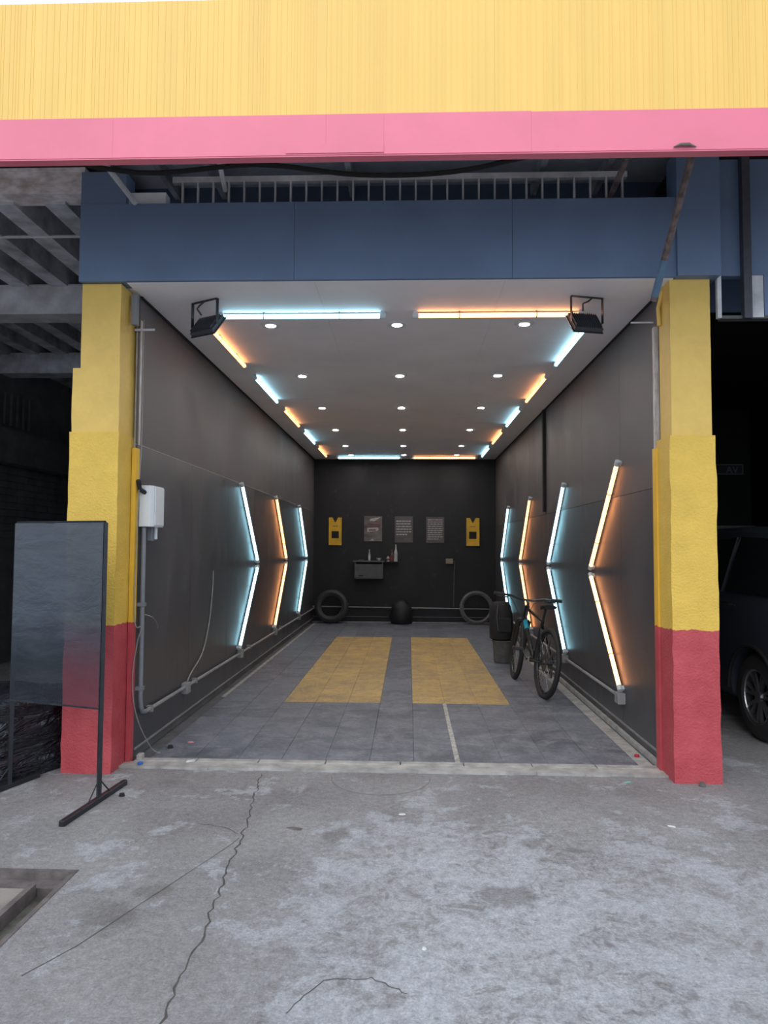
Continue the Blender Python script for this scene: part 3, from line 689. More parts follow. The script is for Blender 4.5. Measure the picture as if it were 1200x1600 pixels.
for i in range(5):
    y0 = 5.29+i*1.635
    k = 'warm' if i % 2 == 0 else 'cool'
    lamp(k, (-1.55, y0, H), (-1.55, y0+1.2, H), dn, (1, 0, 0), '%s tube lamp on the ceiling beside the left wall, %s from the entrance' % (CW[k], ordn[i]), 'tube lamps on the ceiling')
    k = 'cool' if i % 2 == 0 else 'warm'
    lamp(k, (1.36, y0, H), (1.36, y0+1.2, H), dn, (-1, 0, 0), '%s tube lamp on the ceiling beside the right wall, %s from the entrance' % (CW[k], ordn[i]), 'tube lamps on the ceiling')
def chevron(side, y, k, which):
    X = WL if side == 'left' else WR; n = (1, 0, 0) if side == 'left' else (-1, 0, 0)
    d = .848
    lamp(k, (X, y, 2.13), (X, y+d, 1.282), n, (0, -1, -1), '%s tube, %s wall, upper arm of the chevron %s from the entrance' % (CW[k], side, which), 'chevron lamps on the side walls')
    lamp(k, (X, y+d, 1.205), (X, y, .357), n, (0, -1, 1), '%s tube, %s wall, lower arm of the chevron %s from the entrance' % (CW[k], side, which), 'chevron lamps on the side walls')
for y, k, wh in ((7.62, 'cool', 'first'), (9.62, 'warm', 'second'), (11.70, 'cool', 'third')): chevron('left', y, k, wh)
for y, k, wh in ((5.63, 'warm', 'first'), (7.58, 'cool', 'second'), (9.68, 'warm', 'third'), (11.78, 'cool', 'fourth')): chevron('right', y, k, wh)
# downlights
t0 = MB().lathe([(.058, .0), (.078, .0), (.080, -.004), (.070, -.010), (.058, -.010)], (0, 0, 0), 24); ro = t0.build('rim', M['white'], None); rme = ro.data; bpy.data.objects.remove(ro)
t0 = MB().lathe([(.057, -.002), (.057, -.0095), (.02, -.0105)], (0, 0, 0), 24); ro = t0.build('lens', M['down'], None); lme = ro.data; bpy.data.objects.remove(ro)
rows = ['first', 'second', 'third', 'fourth', 'fifth', 'sixth']
for i in range(6):
    y = 5.36+i*1.62
    if i == 5: y = 13.0
    for x, c in ((-1.08, 'left'), (-.095, 'middle'), (.885, 'right')):
        t = thing('downlight', 'round recessed downlight, %s one of the %s row from the entrance' % (c, rows[i]), 'downlight', (x, y, H), 'round downlights in the ceiling')
        inst('rim', rme, t); inst('lens', lme, t)
# floodlights
def flood(label, c, yawd):
    t = thing('floodlight', label, 'floodlight', (c[0], c[1], H), None, (0, 0, math.radians(yawd)))
    br = MB(); w_ = .115
    br.box((-w_, -.012, -.004), (w_, .012, 0)); br.box((-w_-.004, -.012, -.18), (-w_, .012, 0)); br.box((w_, -.012, -.18), (w_+.004, .012, 0))
    br.build('bracket', M['black_metal'], t)
    R = Matrix.Translation((0, .02, -.165)) @ Matrix.Rotation(math.radians(-38), 4, 'X')
    hb = MB().box((-.105, -.005, -.085), (.105, .022, .085), R); hb.build('housing', M['fin'], t)
    fn = MB()
    for k in range(13): fn.box((-.098+k*.0155, -.022, -.075), (-.094+k*.0155, -.005, .075), R)
    fn.build('cooling_fins', M['fin'], t)
    MB().box((-.112, .022, -.092), (.112, .030, .092), R).build('front_frame', M['black_metal'], t)
    MB().box((-.095, .030, -.075), (.095, .032, .075), R).build('glass', M['glass'], t)
    MB().tube([(-.03, 0, -.10), (-.045, -.03, -.06), (-.01, -.04, -.045), (.02, -.03, -.02), (.03, 0, 0)], .006, 6).build('cable', M['black_metal'], t)
flood('black floodlight hanging from the ceiling at the left front corner', (-1.44, 4.82), -28)
flood('black floodlight hanging from the ceiling at the right front corner', (1.22, 4.80), 14)

# ------------------------------------------------------------------ conduits and boxes
def P2(o): return o
cdl = thing('conduit', 'grey conduit running down from the white box and along the left wall', 'conduit', (WL, 4.8, 0))
X = WL+.028
P_(MB().tube([(X, 4.80, 1.58), (X, 4.80, .42), (X, 4.81, .36), (X, 4.84, .315), (X, 4.90, .30)], .016, 10), 'down_pipe', M['pvc'], cdl, smooth=True)
P_(MB().tube([(X, 4.90, .30), (X, 7.7, .29), (X, YB, .27)], .014, 8), 'long_pipe', M['pvc_old'], cdl)
for y, z in ((4.80, 1.05), (4.80, .48)): P_(MB().box((WL, y-.022, z-.012), (X+.02, y+.022, z+.012)), 'pipe_clip', M['pvc'], cdl)
for y in (5.0, 6.05, 8.1, 10.1): P_(MB().box((WL, y-.012, .275), (X+.017, y+.012, .320)), 'pipe_clip', M['pvc_old'], cdl)
for y, z in ((5.80, .285), (7.68, .285), (9.68, .283), (11.8, .275)):
    P_(MB().box((WL, y-.045, z-.045), (WL+.055, y+.045, z+.045)), 'junction_box', M['pvc_old'], cdl, bevel=.006)
cdr = thing('conduit', 'grey conduit along the foot of the right wall with junction boxes', 'conduit', (WR, 5.6, 0))
X = WR-.028
P_(MB().tube([(X, 5.66, .29), (X, YB, .27)], .014, 8), 'long_pipe', M['pvc_old'], cdr)
for y in (5.63, 7.58, 9.68, 11.78): P_(MB().box((WR-.06, y-.05, .240), (WR, y+.05, .325)), 'junction_box', M['pvc_old'], cdr, bevel=.006)
cdb = thing('conduit', 'thin pipe along the foot of the back wall between the two tyres', 'conduit', (0, YB, 0))
P_(MB().tube([(WL, YB-.03, .30), (1.69, YB-.03, .27)], .012, 8), 'long_pipe', M['pvc_old'], cdb)
cds = thing('conduit', 'small tan junction box with a conduit dropping from it on the back wall', 'conduit', (.8, YB, 1.2))
P_(MB().box((.72, YB-.05, 1.14), (.86, YB, 1.24)), 'junction_box', M['sockbox'], cds, bevel=.006)
P_(MB().tube([(.86, YB-.02, 1.20), (.89, YB-.02, 1.16), (.87, YB-.02, .30)], .012, 8), 'drop_pipe', M['shelf'], cds)
eb = thing('electrical_box', 'white electrical box on the left wall near the entrance', 'box', (WL, 4.9, 1.7))
P_(MB().prism([(WL, 4.77, 1.585), (WL+.075, 4.77, 1.585), (WL+.095, 4.80, 1.585), (WL+.095, 4.99, 1.585), (WL, 4.99, 1.585)], (0, 0, .285)), 'case', M['white'], eb, bevel=.003, seg=1)
P_(MB().box((WL+.095, 4.81, 1.595), (WL+.102, 4.98, 1.86)), 'cover', M['white'], eb, bevel=.002, seg=1)
P_(MB().box((WL+.02, 4.88, 1.49), (WL+.05, 4.94, 1.585)), 'gland_block', M['pvc'], eb)
P_(MB().cyl((WL+.06, 4.94, 1.50), (WL+.06, 4.94, 1.585), .012, 10), 'gland', M['white'], eb)
P_(MB().tube([(WL+.02, 4.70, 1.90), (WL+.02, 4.73, 1.84), (WL+.04, 4.775, 1.82)], .016, 8), 'cable_entry', M['black_metal'], eb)
tag(cab('hanging_wire', '', [(WL+.008, 6.62, 1.22), (WL+.01, 6.60, 1.05), (WL+.012, 6.50, .75), (WL+.012, 6.30, .50), (WL+.02, 5.95, .38), (WL+.03, 5.82, .33)], .006, M['pvc_old']),
    'pale loose wire hanging down the left wall to the conduit', 'wire')
tag(cab('frayed_wire', '', [(WL+.03, 4.83, .98), (WL+.06, 4.88, .96), (WL+.05, 4.98, .93), (WL+.03, 5.10, .88), (WL+.02, 5.13, .85)], .003, M['pvc_old']),
    'short frayed wire sticking out beside the down pipe of the white box', 'wire')
tag(cab('thin_wire', '', [(WL+.02, 4.735, 3.02), (WL+.025, 4.73, 2.2), (WL+.02, 4.72, 1.9), (WL+.012, 4.70, 1.0), (WL+.05, 4.73, .90), (WL+.03, 4.72, .80), (WL+.01, 4.70, .55), (WL+.03, 4.74, .3), (WL+.08, 4.88, .06), (WL+.14, 4.9, .015)], .0035, M['pvc_old']),
    'long thin wire running down the left wall behind the pillar to the floor', 'wire')

# ------------------------------------------------------------------ back wall objects
def plate(label, x):
    t = thing('yellow_plate', label, 'plate', (x, YB, 1.49))
    w2, z0, z1 = .125, 1.49, 2.03; y = YB-.022
    mb = MB()
    mb.box((x-w2, y, z0), (x+w2, y+.012, 1.625)); mb.box((x-w2, y, 1.625), (x-.072, y+.012, 1.765)); mb.box((x+.072, y, 1.625), (x+w2, y+.012, 1.765))
    mb.box((x-w2, y, 1.765), (x+w2, y+.012, 1.93))
    mb.prism([(x-w2, y, 1.93), (x, y, 1.93), (x-.012, y, 1.945), (x-.04, y, 2.0), (x-.055, y, z1), (x-w2, y, z1)], (0, .012, 0))
    mb.prism([(x, y, 1.93), (x+w2, y, 1.93), (x+w2, y, z1), (x+.055, y, z1), (x+.04, y, 2.0), (x+.012, y, 1.945)], (0, .012, 0))
    P_(mb, 'panel', M['gold'], t)
    P_(MB().box((x-w2, y-.012, z0), (x-w2+.008, y, z1)).box((x+w2-.008, y-.012, z0), (x+w2, y, z1)).box((x-w2, y-.012, z0), (x+w2, y, z0+.008)), 'folded_edge', M['gold'], t)
    lm = MB()
    for k in range(5): lm.box((x-.045+k*.019, y-.002, 1.855), (x-.032+k*.019, y, 1.872))
    P_(lm, 'printing', M['dark_text'], t)
    P_(MB().box((x-.06, YB-.01, 1.62), (x+.06, YB, 1.77)), 'back_plate', M['dark'], t)
plate('yellow metal plate with a notched top and square hole, left end of the back wall', -1.435)
plate('yellow metal plate with a notched top and square hole, right end of the back wall', 1.245)
def poster(label, x0, x1, z0, z1, kind):
    t = thing('poster', label, 'poster', ((x0+x1)/2, YB, z0)); y = YB-.014
    P_(MB().box((x0, y, z0), (x1, YB, z1)), 'board', M['poster_img' if kind == 0 else 'poster'], t)
    W_ = x1-x0; mb = MB(); red = MB()
    if kind == 0:
        mb.prism([(x0+.10, y-.001, z1-.09), (x0+.13, y-.001, z1-.05), (x1-.03, y-.001, z1-.02), (x1-.10, y-.001, z1-.07), (x1-.16, y-.001, z1-.10)], (0, .001, 0))
        mb.prism([(x0+.06, y-.001, z0+.18), (x0+.06, y-.001, z0+.26), (x1-.08, y-.001, z0+.27), (x1-.06, y-.001, z0+.23), (x1-.10, y-.001, z0+.20)], (0, .001, 0))
        mb.prism([(x0+.12, y-.001, z0+.015), (x0+.16, y-.001, z0+.05), (x0+.20, y-.001, z0+.015)], (0, .001, 0))
        red.box((x0+.07, y-.0012, z1-.20), (x1-.03, y-.0002, z1-.15)).box((x0+.09, y-.0025, z0+.205), (x1-.12, y-.0015, z0+.235))
        P_(red, 'dark_lettering', M['print_red'], t)
    else:
        n, zt, sp, hh = (6, z1-.085, .052, .020) if kind == 1 else (10, z1-.045, .0415, .015)
        random.seed(kind*11)
        for i in range(n):
            x = x0+.03; xe = x1-.03 if i < n-1 else x0+.03+(W_-.06)*.72
            while x < xe-.01:
                wd = min(random.uniform(.018, .07), xe-x); mb.box((x, y-.001, zt-i*sp-hh), (x+wd, y, zt-i*sp)); x += wd+.010
        P_(MB().tube([(x1-.17, y-.001, z0+.05), (x1-.14, y-.001, z0+.085), (x1-.13, y-.001, z0+.04), (x1-.11, y-.001, z0+.09), (x1-.09, y-.001, z0+.05), (x1-.04, y-.001, z0+.09)], .003, 4), 'signature', M['pvc_old'], t)
    P_(mb, 'printing', M['print'], t)
poster('dark picture poster on the back wall, left of the three posters', -.87, -.52, 1.57, 2.06, 0)
poster('charcoal poster with six lines of text, middle of the three on the back wall', -.27, .08, 1.55, 2.06, 1)
poster('charcoal poster with ten lines of text, right of the three on the back wall', .34, .69, 1.545, 2.045, 2)
sh = thing('wall_shelf', 'grey metal shelf with a box underneath on the back wall', 'shelf', (-.78, YB, .85))
P_(MB().box((-1.07, YB-.22, 1.17), (-.47, YB, 1.195)), 'top', M['shelf'], sh)
P_(MB().box((-1.04, YB-.20, .86), (-1.02, YB, 1.17)).box((-.51, YB-.20, .86), (-.49, YB, 1.17)), 'side_panel', M['shelf'], sh)
P_(MB().box((-1.02, YB-.185, .87), (-.51, YB-.165, 1.13)), 'front_panel', M['shelf'], sh)
P_(MB().box((-1.02, YB-.20, .85), (-.51, YB, .865)), 'bottom', M['shelf'], sh)
P_(MB().box((-.96, YB-.20, .90), (-.87, YB-.185, .915)), 'slot', M['dark'], sh)
sh2 = tag(MB().box((-.47, YB-.12, 1.165), (-.20, YB, 1.18)).build('ledge_board', M['wall_back'], None), 'narrow dark ledge on the back wall right of the grey shelf', 'ledge')
def bottle(label, x, z, h, r, mat, cap, y=YB-.10):
    t = thing('bottle', label, 'bottle', (x, y, z))
    MB().lathe([(r*.95, 0), (r, .01), (r, h*.55), (r*.45, h*.72), (r*.38, h*.84)], (0, 0, 0), 16).build('bottle_body', mat, t, True)
    MB().lathe([(r*.42, h*.83), (r*.42, h*.93), (r*.2, h)], (0, 0, 0), 12).build('cap', cap, t)
    MB().lathe([(r*1.02, h*.15), (r*1.02, h*.45)], (0, 0, 0), 16).build('paper_label', cap, t)
bottle('slim pale bottle standing alone on the grey wall shelf', -.76, 1.195, .22, .022, M['bottle'], M['socket'])
bottle('tall milky bottle with a pointed cap, rightmost on the back wall ledge', -.25, 1.18, .33, .035, M['bottle'], M['chalk'], YB-.06)
bottle('small squat pale bottle on the ledge right of the grey shelf', -.395, 1.18, .12, .035, M['bottle'], M['redlabel'], YB-.06)
bottle('dark brown bottle with red label between the squat and the tall bottle', -.325, 1.18, .24, .038, M['brown'], M['redlabel'], YB-.05)
cup = thing('bowl', 'small pale bowl on the right end of the grey wall shelf', 'bowl', (-.575, YB-.10, 1.195))
MB().lathe([(.02, 0), (.045, .03), (.05, .05), (.044, .05), (.03, .012)], (0, 0, 0), 16).build('bowl_body', M['bottle'], cup, True)
tag(MB().box((-.97, YB-.14, 1.195), (-.87, YB-.07, 1.215)).build('small_tin', M['block'], None, bevel=.004), 'flat dark tin lying on the left end of the grey shelf', 'tin')

# tyres leaning on the back wall
def tyre(label, x, R, rr, tilt, mat, wdt):
    t = thing('tyre', label, 'tyre', (x, YB-.26, 0))
    n = 56; prof = []
    ri = R-rr*2
    prof = [(ri, -wdt*.36), (ri+.02, -wdt*.45), (ri+rr, -wdt*.52), (R-.02, -wdt*.44), (R, -wdt*.30), (R, wdt*.30), (R-.02, wdt*.44), (ri+rr, wdt*.52), (ri+.02, wdt*.45), (ri, wdt*.36), (ri+.03, wdt*.30), (R-.03, wdt*.2), (R-.03, -wdt*.2), (ri+.03, -wdt*.30)]
    mb = MB(); rings = []
    for i in range(n):
        a = 2*math.pi*i/n; rings.append([mb.b.verts.new((r*math.cos(a), d, r*math.sin(a))) for r, d in prof])
    for i in range(n): mb.bridge(rings[i], rings[(i+1) % n])
    RR = Matrix.Translation((0, 0, R)) @ Matrix.Rotation(math.radians(tilt), 4, 'X')
    for v in mb.b.verts: v.co = RR @ v.co
    lo = min(v.co.z for v in mb.b.verts)
    for v in mb.b.verts: v.co.z -= lo
    mb.build('carcass', mat, t, True)
    tr = MB()
    for i in range(36):
        a = 2*math.pi*i/36
        for k in (-1, 1):
            q = Matrix.Rotation(-a, 4, 'Y') @ Matrix.Translation((R, k*wdt*.14, 0))
            tr.box((-.004, -wdt*.11, -.016), (.008, wdt*.11, .016), RR @ q)
    for v in tr.b.verts: v.co.z -= lo
    o = tr.build('tread', mat, t)
    bmv = [v for v in o.data.vertices]
    return t
tyre('wide black tyre leaning on the back wall under the left yellow plate', -1.47, .315, .058, -12, M['rubber'], .19)
tyre('thin grey tyre leaning on the back wall under the right yellow plate', 1.29, .315, .034, -12, M['rubber_grey'], .12)
# dim rounded sack under the shelf in the middle
sk = MB(); sk.lathe([(.05, .0), (.20, .01), (.23, .10), (.20, .28), (.15, .38), (.08, .44), (.03, .45)], (-.14, YB-.28, .01), 18)
for v in sk.b.verts: v.co.x += .02*math.sin(v.co.z*30); 
tag(sk.build('cloth_sack', M['wall_back'], None, True), 'dim black cloth sack on the floor against the middle of the back wall', 'sack')

# ------------------------------------------------------------------ bicycle (local x forward, z up)
A0 = Vector((1.30, 6.90, 0)); B0 = Vector((1.17, 7.90, 0)); fwd = (B0-A0).normalized()
bk = thing('bicycle', 'black mountain bike with cyan accent leaning towards the right wall', 'bicycle', A0)
lf = Vector((0, 0, 1)).cross(fwd); lean = Matrix.Rotation(math.radians(7), 3, fwd)
upv = lean @ Vector((0, 0, 1)); lfv = lean @ lf
bk.matrix_world = Matrix(((fwd.x, lfv.x, upv.x, A0.x), (fwd.y, lfv.y, upv.y, A0.y), (fwd.z, lfv.z, upv.z, A0.z), (0, 0, 0, 1)))
R_ = .345
def wheel(cx, turn, rear):
    Tm = Matrix.Translation((cx, 0, R_)) @ Matrix.Rotation(turn, 4, 'Z')
    def fin(mb):
        for v in mb.b.verts: v.co = Tm @ v.co
        return mb
    w_ = fin(MB().torus((0, 0, 0), (0, 1, 0), R_-.026, .026, 44, 8)).build('wheel', M['bike_rubber'], bk, True)
    fin(MB().torus((0, 0, 0), (0, 1, 0), R_-.062, .012, 44, 6)).build('rim', M['bikeframe'], w_)
    sp = MB()
    for i in range(28):
        a = 2*math.pi*i/28; s = 1 if i % 2 else -1
        h = a+s*.8*(1 if (i//2) % 2 else -1)
        sp.tube([(math.cos(h)*.025, s*.03, math.sin(h)*.025), (math.cos(a)*(R_-.07), 0, math.sin(a)*(R_-.07))], .0016, 4)
    fin(sp).build('spokes', M['chrome'], w_)
    fin(MB().cyl((0, -.05, 0), (0, .05, 0), .022, 12)).build('hub', M['dim_steel'], w_)
    if rear:
        cs = MB()
        for k in range(6): cs.cyl((0, -.025-k*.004, 0), (0, -.0275-k*.004, 0), .065-k*.007, 20)
        fin(cs).build('cassette', M['dim_steel'], w_)
    fin(MB().cyl((0, .030, 0), (0, .032, 0), .08, 24)).build('brake_disc', M['dim_steel'], w_)
WB = 1.02
wheel(0, 0, True); wheel(WB, math.radians(-7), False)
f_ = MB()
bb = Vector((.42, 0, .31)); seat = Vector((.26, 0, .72)); hd1 = Vector((.83, 0, .80)); hd0 = Vector((.87, 0, .69)); ax = Vector((0, 0, R_))
f_.tube([bb, seat], .017); f_.tube([seat, hd1], .017); f_.tube([bb, hd0], .024); f_.tube([hd0+Vector((.01, 0, -.02)), hd1+Vector((-.01, 0, .03))], .024)
for s in (-1, 1):
    f_.tube([bb+Vector((0, s*.03, 0)), ax+Vector((.02, s*.06, 0))], .010); f_.tube([seat+Vector((.02, s*.01, -.04)), ax+Vector((0, s*.06, .01))], .008)
f_.cyl(bb+Vector((0, -.04, 0)), bb+Vector((0, .04, 0)), .025)
f_.build('frame', M['bikeframe'], bk, True)
MB().tube([bb.lerp(hd0, .72), bb.lerp(hd0, .93)], .0265).build('frame_accent', M['cyan'], bk)
MB().tube([seat, seat+Vector((-.045, 0, .13))], .0135).build('seat_post', M['black_metal'], bk)
sd = MB(); last = None
for x, hw, zz in ((-.13, .06, .015), (-.11, .078, .02), (-.03, .06, .01), (.05, .025, 0), (.13, .018, 0), (.145, .008, -.01)):
    c = Vector((.215+x, 0, .86+zz)); Rg = [sd.b.verts.new(c+Vector((0, hw*math.cos(a), .022*math.sin(a)))) for a in [2*math.pi*i/12 for i in range(12)]]
    if last: sd.bridge(last, Rg)
    else: sd.b.faces.new(Rg)
    last = Rg
sd.b.faces.new(last); sd.build('saddle', M['cloth'], bk, True)
STM = Matrix.Translation((.87, 0, 0)) @ Matrix.Rotation(math.radians(-7), 4, 'Z') @ Matrix.Translation((-.87, 0, 0))
def steer(mb):
    for v in mb.b.verts: v.co = STM @ v.co
    return mb
fk = MB(); cr_ = hd0+Vector((.012, 0, -.03)); fk.cyl(cr_+Vector((0, -.055, 0)), cr_+Vector((0, .055, 0)), .02)
for s in (-1, 1): fk.tube([cr_+Vector((0, s*.055, 0)), Vector((WB-.05, s*.055, .46)), Vector((WB, s*.055, R_))], [.018, .020, .014])
steer(fk).build('fork', M['bikeframe'], bk, True)
stem = hd1+Vector((-.015, 0, .06)); MB().tube([hd1+Vector((-.01, 0, .02)), stem, stem+Vector((.06, 0, .03))], .015).build('stem', M['black_metal'], bk)
hb = MB(); hc = stem+Vector((.06, 0, .03))
hb.tube([hc+Vector((-.06, -.36, .035)), hc+Vector((-.03, -.18, .03)), hc+Vector((0, -.06, 0)), hc+Vector((0, .06, 0)), hc+Vector((-.03, .18, .03)), hc+Vector((-.06, .36, .035))], .0125)
hbo = steer(hb).build('handlebar', M['dim_steel'], bk, True)
for s in (-1, 1):
    steer(MB().tube([hc+Vector((-.042, s*.25, .032)), hc+Vector((-.06, s*.37, .035))], .019)).build('grip', M['rubber'], hbo)
    steer(MB().tube([hc+Vector((-.035, s*.20, .03)), hc+Vector((.02, s*.21, .005)), hc+Vector((.03, s*.32, .005))], .007)).build('brake_lever', M['black_metal'], hbo)
    MB().tube([hc+Vector((.0, s*.20, .02)), hc+Vector((.10, s*.12, -.03)), hc+Vector((.06, s*.04, -.18))], .003).build('brake_hose', M['black_metal'], hbo)
MB().cyl(bb+Vector((0, -.055, 0)), bb+Vector((0, -.058, 0)), .075, 24).build('chainring', M['dim_steel'], bk)
for s, a in ((-1, -2.6), (1, .54)):
    e = bb+Vector((.17*math.cos(a), s*.08, .17*math.sin(a)))
    cr = MB().tube([bb+Vector((0, s*.07, 0)), e], .012).build('crank', M['dim_steel'], bk)
    MB().box((e.x-.045, e.y+(0 if s > 0 else -.10), e.z-.01), (e.x+.045, e.y+(.10 if s > 0 else 0), e.z+.01)).build('pedal', M['dim_steel'], cr)
MB().tube([bb+Vector((0, -.056, .075)), ax+Vector((0, -.04, .05))], .004, 5).tube([bb+Vector((0, -.056, -.075)), ax+Vector((.03, -.04, -.12)), ax+Vector((0, -.04, -.05))], .004, 5).build('chain', M['dim_steel'], bk)
MB().box((-.015, -.06, R_-.14), (.03, -.04, R_-.03)).build('derailleur', M['dim_steel'], bk)

# bag on a block behind the bicycle
blk = thing('bucket', 'dusty grey bucket under the black bag behind the bicycle', 'bucket', (1.19, 9.0, 0))
MB().lathe([(.10, 0), (.11, .02), (.125, .27), (.13, .28), (.118, .28), (.10, .03)], (0, 0, .012), 20).build('pail', M['block'], blk, True)
MB().torus((0, 0, .28), (0, 0, 1), .128, .006, 20, 6).build('rim', M['block'], blk)
bg_ = MB(); n = 26; last = None
for i, (z, a, b) in enumerate([(.30, .10, .09), (.31, .14, .13), (.38, .15, .15), (.52, .145, .14), (.64, .14, .12), (.72, .13, .09), (.765, .10, .05), (.775, .03, .02)]):
    Rg = [bg_.b.verts.new((1.17+a*(1+.07*math.sin(5*t+i))*math.cos(t), 9.0+b*(1+.08*math.sin(4*t+2*i))*math.sin(t), z)) for t in [2*math.pi*k/n for k in range(n)]]
    if last: bg_.bridge(last, Rg)
    else: bg_.b.faces.new(Rg)
    last = Rg
bg_.b.faces.new(last)
bagt = thing('bag', 'black bag resting on the grey bucket behind the bicycle', 'bag', (1.20, 9.0, .30))
P_(bg_, 'bag_body', M['cloth'], bagt, smooth=True)
P_(MB().tube([(1.12, 8.88, .74), (1.10, 8.84, .60), (1.12, 8.85, .42)], .007, 6), 'strap', M['shelf'], bagt)
P_(MB().box((1.12, 8.84, .40), (1.28, 8.87, .58)), 'pocket', M['cloth'], bagt, bevel=.01)

# ------------------------------------------------------------------ banner stand
BR = Vector((-1.752, 4.00, 0)); BL = Vector((-2.385, 4.20, 0)); bd = (BR-BL).normalized(); bn = Vector((-bd.y, bd.x, 0))
bs = thing('banner_stand', 'dark translucent film banner on a black steel stand before the left pillar', 'banner stand', (-2.07, 4.1, 0))
zt = 1.585
P_(MB().box((-.5, -.011, 0), (.5, .011, .022), Matrix.Translation(0*BR)) if False else MB().tube([BR+Vector((0, 0, .03)), BR+Vector((0, 0, zt))], .0155, 4), 'post', M['black_metal'], bs)
P_(MB().tube([BL+Vector((0, 0, .03)), BL+Vector((0, 0, zt))], .0155, 4), 'post', M['black_metal'], bs)
P_(MB().tube([BL+Vector((0, 0, zt)), BR+Vector((0, 0, zt))], .0125, 4), 'top_bar', M['black_metal'], bs)
mb = MB(); nx, nz = 14, 26; V = []
for j in range(nz+1):
    row = []
    for i in range(nx+1):
        p = BL.lerp(BR, i/nx)+Vector((0, 0, .52+(zt-.52)*j/nz)); q = .006*math.sin(i*.9+j*.35)*math.sin(math.pi*i/nx)
        row.append(mb.b.verts.new(p-bn*(.016)+bn*q))
    V.append(row)
for j in range(nz):
    for i in range(nx): mb.b.faces.new((V[j][i], V[j][i+1], V[j+1][i+1], V[j+1][i]))
P_(mb, 'film_sheet', M['film'], bs, smooth=True)
P_(MB().box((-.0, -.002, -.005), ((BR-BL).length, .002, .005), Matrix.Translation(BL+Vector((0, 0, .525))-bn*.016) @ bd.to_track_quat('X', 'Z').to_matrix().to_4x4()), 'bottom_hem', M['black_metal'], bs)
for base, fd, l0, l1 in ((BR, Vector((.10, .99, 0)).normalized(), -.36, .30), (BL, Vector((.30, .95, 0)).normalized(), -.42, .22)):
    ft = MB().box((l0, -.016, 0), (l1, .016, .03), Matrix.Translation(base) @ fd.to_track_quat('X', 'Z').to_matrix().to_4x4())
    P_(ft, 'foot', M['black_metal'], bs, bevel=.003, seg=1)
    P_(MB().tube([base+fd*.11+Vector((0, 0, .03)), base+Vector((0, 0, .13))], .004, 6).tube([base-fd*.11+Vector((0, 0, .03)), base+Vector((0, 0, .13))], .004, 6), 'foot_brace', M['black_metal'], bs)
# black plastic wrapped bundle behind the stand
bb_ = MB(); nn_ = 120; mm = 36; rng = random.Random(5); V = []
ph = [rng.uniform(0, 6.28) for _ in range(12)]
ca, sa = math.cos(-.38), math.sin(-.38)
for j in range(mm+1):
    t = j/mm; z = .008+.50*t
    taper = 1-.05*t-.5*max(0, t-.94)*3
    row = []
    for i in range(nn_):
        a = 2*math.pi*i/nn_; c_, s_ = math.cos(a), math.sin(a)
        sq = (abs(c_)**5+abs(s_)**5)**(-1/5)
        fold = abs(math.sin(5*a+9*t+ph[0]+1.5*math.sin(3*a+ph[3])))**3*.022+abs(math.sin(11*a-17*t+ph[1]+2*math.sin(2*a)))**3*.013+.006*math.sin(31*a+24*t+ph[2])
        w_ = 1-fold*.55
        x_ = .355*taper*c_*sq*w_; y_ = .42*taper*s_*sq*w_
        row.append(bb_.b.verts.new((-2.66+x_*ca-y_*sa, 4.56+x_*sa+y_*ca, z+.03*t*math.sin(2*a+1))))
    V.append(row)
for j in range(mm): bb_.bridge(V[j], V[j+1])
bb_.b.faces.new(V[0][::-1]); bb_.b.faces.new(V[-1])
tag(bb_.build('plastic_bundle', M['plastic'], None, True), 'black plastic wrapped bundle on the ground behind the banner stand', 'bundle')

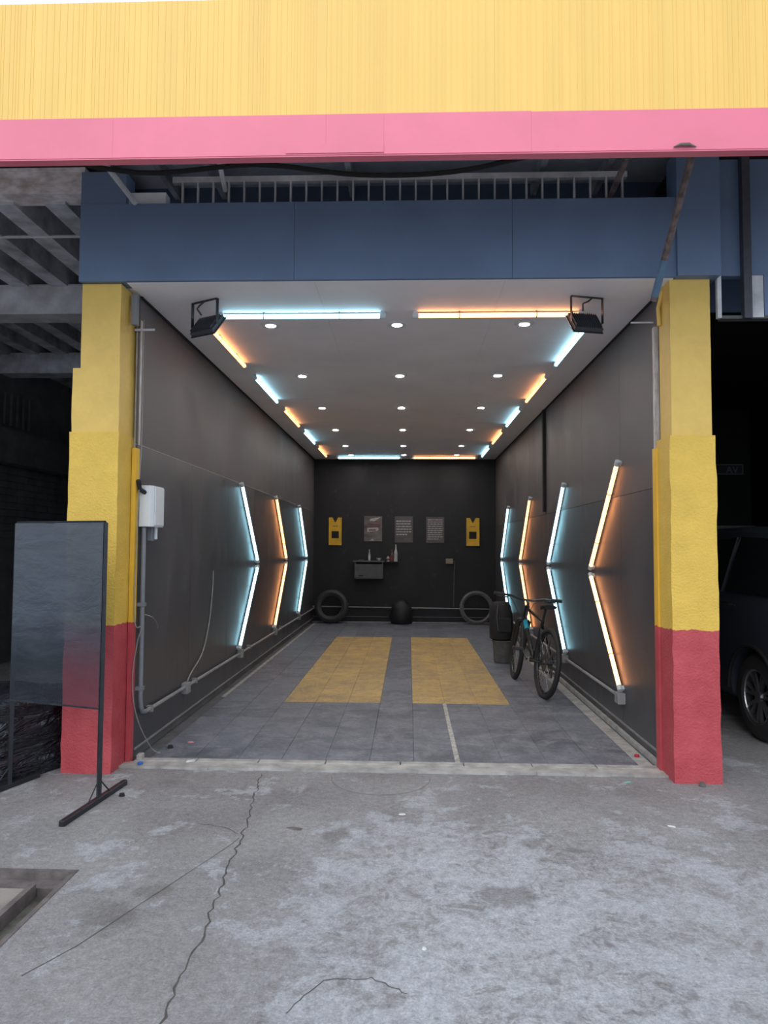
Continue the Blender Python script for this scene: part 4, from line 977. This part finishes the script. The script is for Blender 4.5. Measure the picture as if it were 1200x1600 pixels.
# ------------------------------------------------------------------ litter
def bit(name, label, cat, x, y, w_, d, h, mat, a=0, z=0.0):
    mb = MB(); k = 9
    q = [(math.cos(2*math.pi*i/k)*w_/2*random.uniform(.7, 1.1), math.sin(2*math.pi*i/k)*d/2*random.uniform(.7, 1.1)) for i in range(k)]
    A = [mb.b.verts.new((u, v, 0)) for u, v in q]; B = [mb.b.verts.new((u*.7, v*.7, h)) for u, v in q]
    mb.b.faces.new(A[::-1]); mb.b.faces.new(B); mb.bridge(A, B)
    o = mb.build(name, mat, None); o.location = (x, y, z); o.rotation_euler[2] = a
    tag(o, label, cat)
def capo(label, x, y, mat, z):
    t = thing('bottle_top', label, 'bottle top', (x, y, z))
    MB().lathe([(.015, 0), (.016, .002), (.0145, .013), (.012, .015)], (0, 0, 0), 18).build('shell', mat, t)
    rb_ = MB()
    for i in range(18):
        a = 2*math.pi*i/18; rb_.box((.0145, -.0008, .001), (.0168, .0008, .012), Matrix.Rotation(a, 4, 'Z'))
    rb_.build('ridges', mat, t)
capo('blue bottle cap on the threshold beside the left pillar', -1.765, 4.65, M['blue'], .015)
capo('red bottle cap on the pale floor strip by the right pillar', 1.59, 5.02, M['red'], .007)
bit('stone', 'small black lump on the floor tiles near the left corner', 'stone', -1.70, 5.05, .05, .035, .02, M['dark'], z=.009)
bit('paper_scrap', 'pink and white scrap on the tiles near the left corner', 'scrap', -1.60, 5.20, .06, .03, .006, M['pinkscrap'], z=.009)
bit('paper_scrap', 'white scrap lying on the threshold strip left of centre', 'scrap', -1.45, 4.72, .07, .025, .012, M['pale'], .6, .015)
bit('paper_scrap', 'white flake on the pale worn concrete right of the crack', 'scrap', -.03, 3.90, .045, .022, .004, M['pale'], .3)
bit('paper_scrap', 'white flake on the concrete in front of the right pillar', 'scrap', 1.38, 3.80, .05, .02, .004, M['pale'], -.4)
bit('plastic_scrap', 'teal scrap on the concrete just left of the right pillar', 'scrap', 1.37, 4.50, .05, .02, .003, M['teal'], .1)
bit('stone', 'small dark stone at the foot of the right pillar', 'stone', 1.80, 4.44, .05, .04, .025, M['block'])
bit('stone', 'dark pebble between the left pillar and the banner foot', 'stone', -1.66, 4.10, .04, .03, .018, M['dark'])
bit('dry_leaf', 'brown dry leaf left of centre in front of the tyre mark', 'leaf', -.58, 3.68, .10, .04, .004, M['rustframe'], -.3)
bit('paper_scrap', 'pale pebble-like flake at the lower middle of the apron', 'scrap', .06, 2.62, .02, .02, .006, M['pale'])
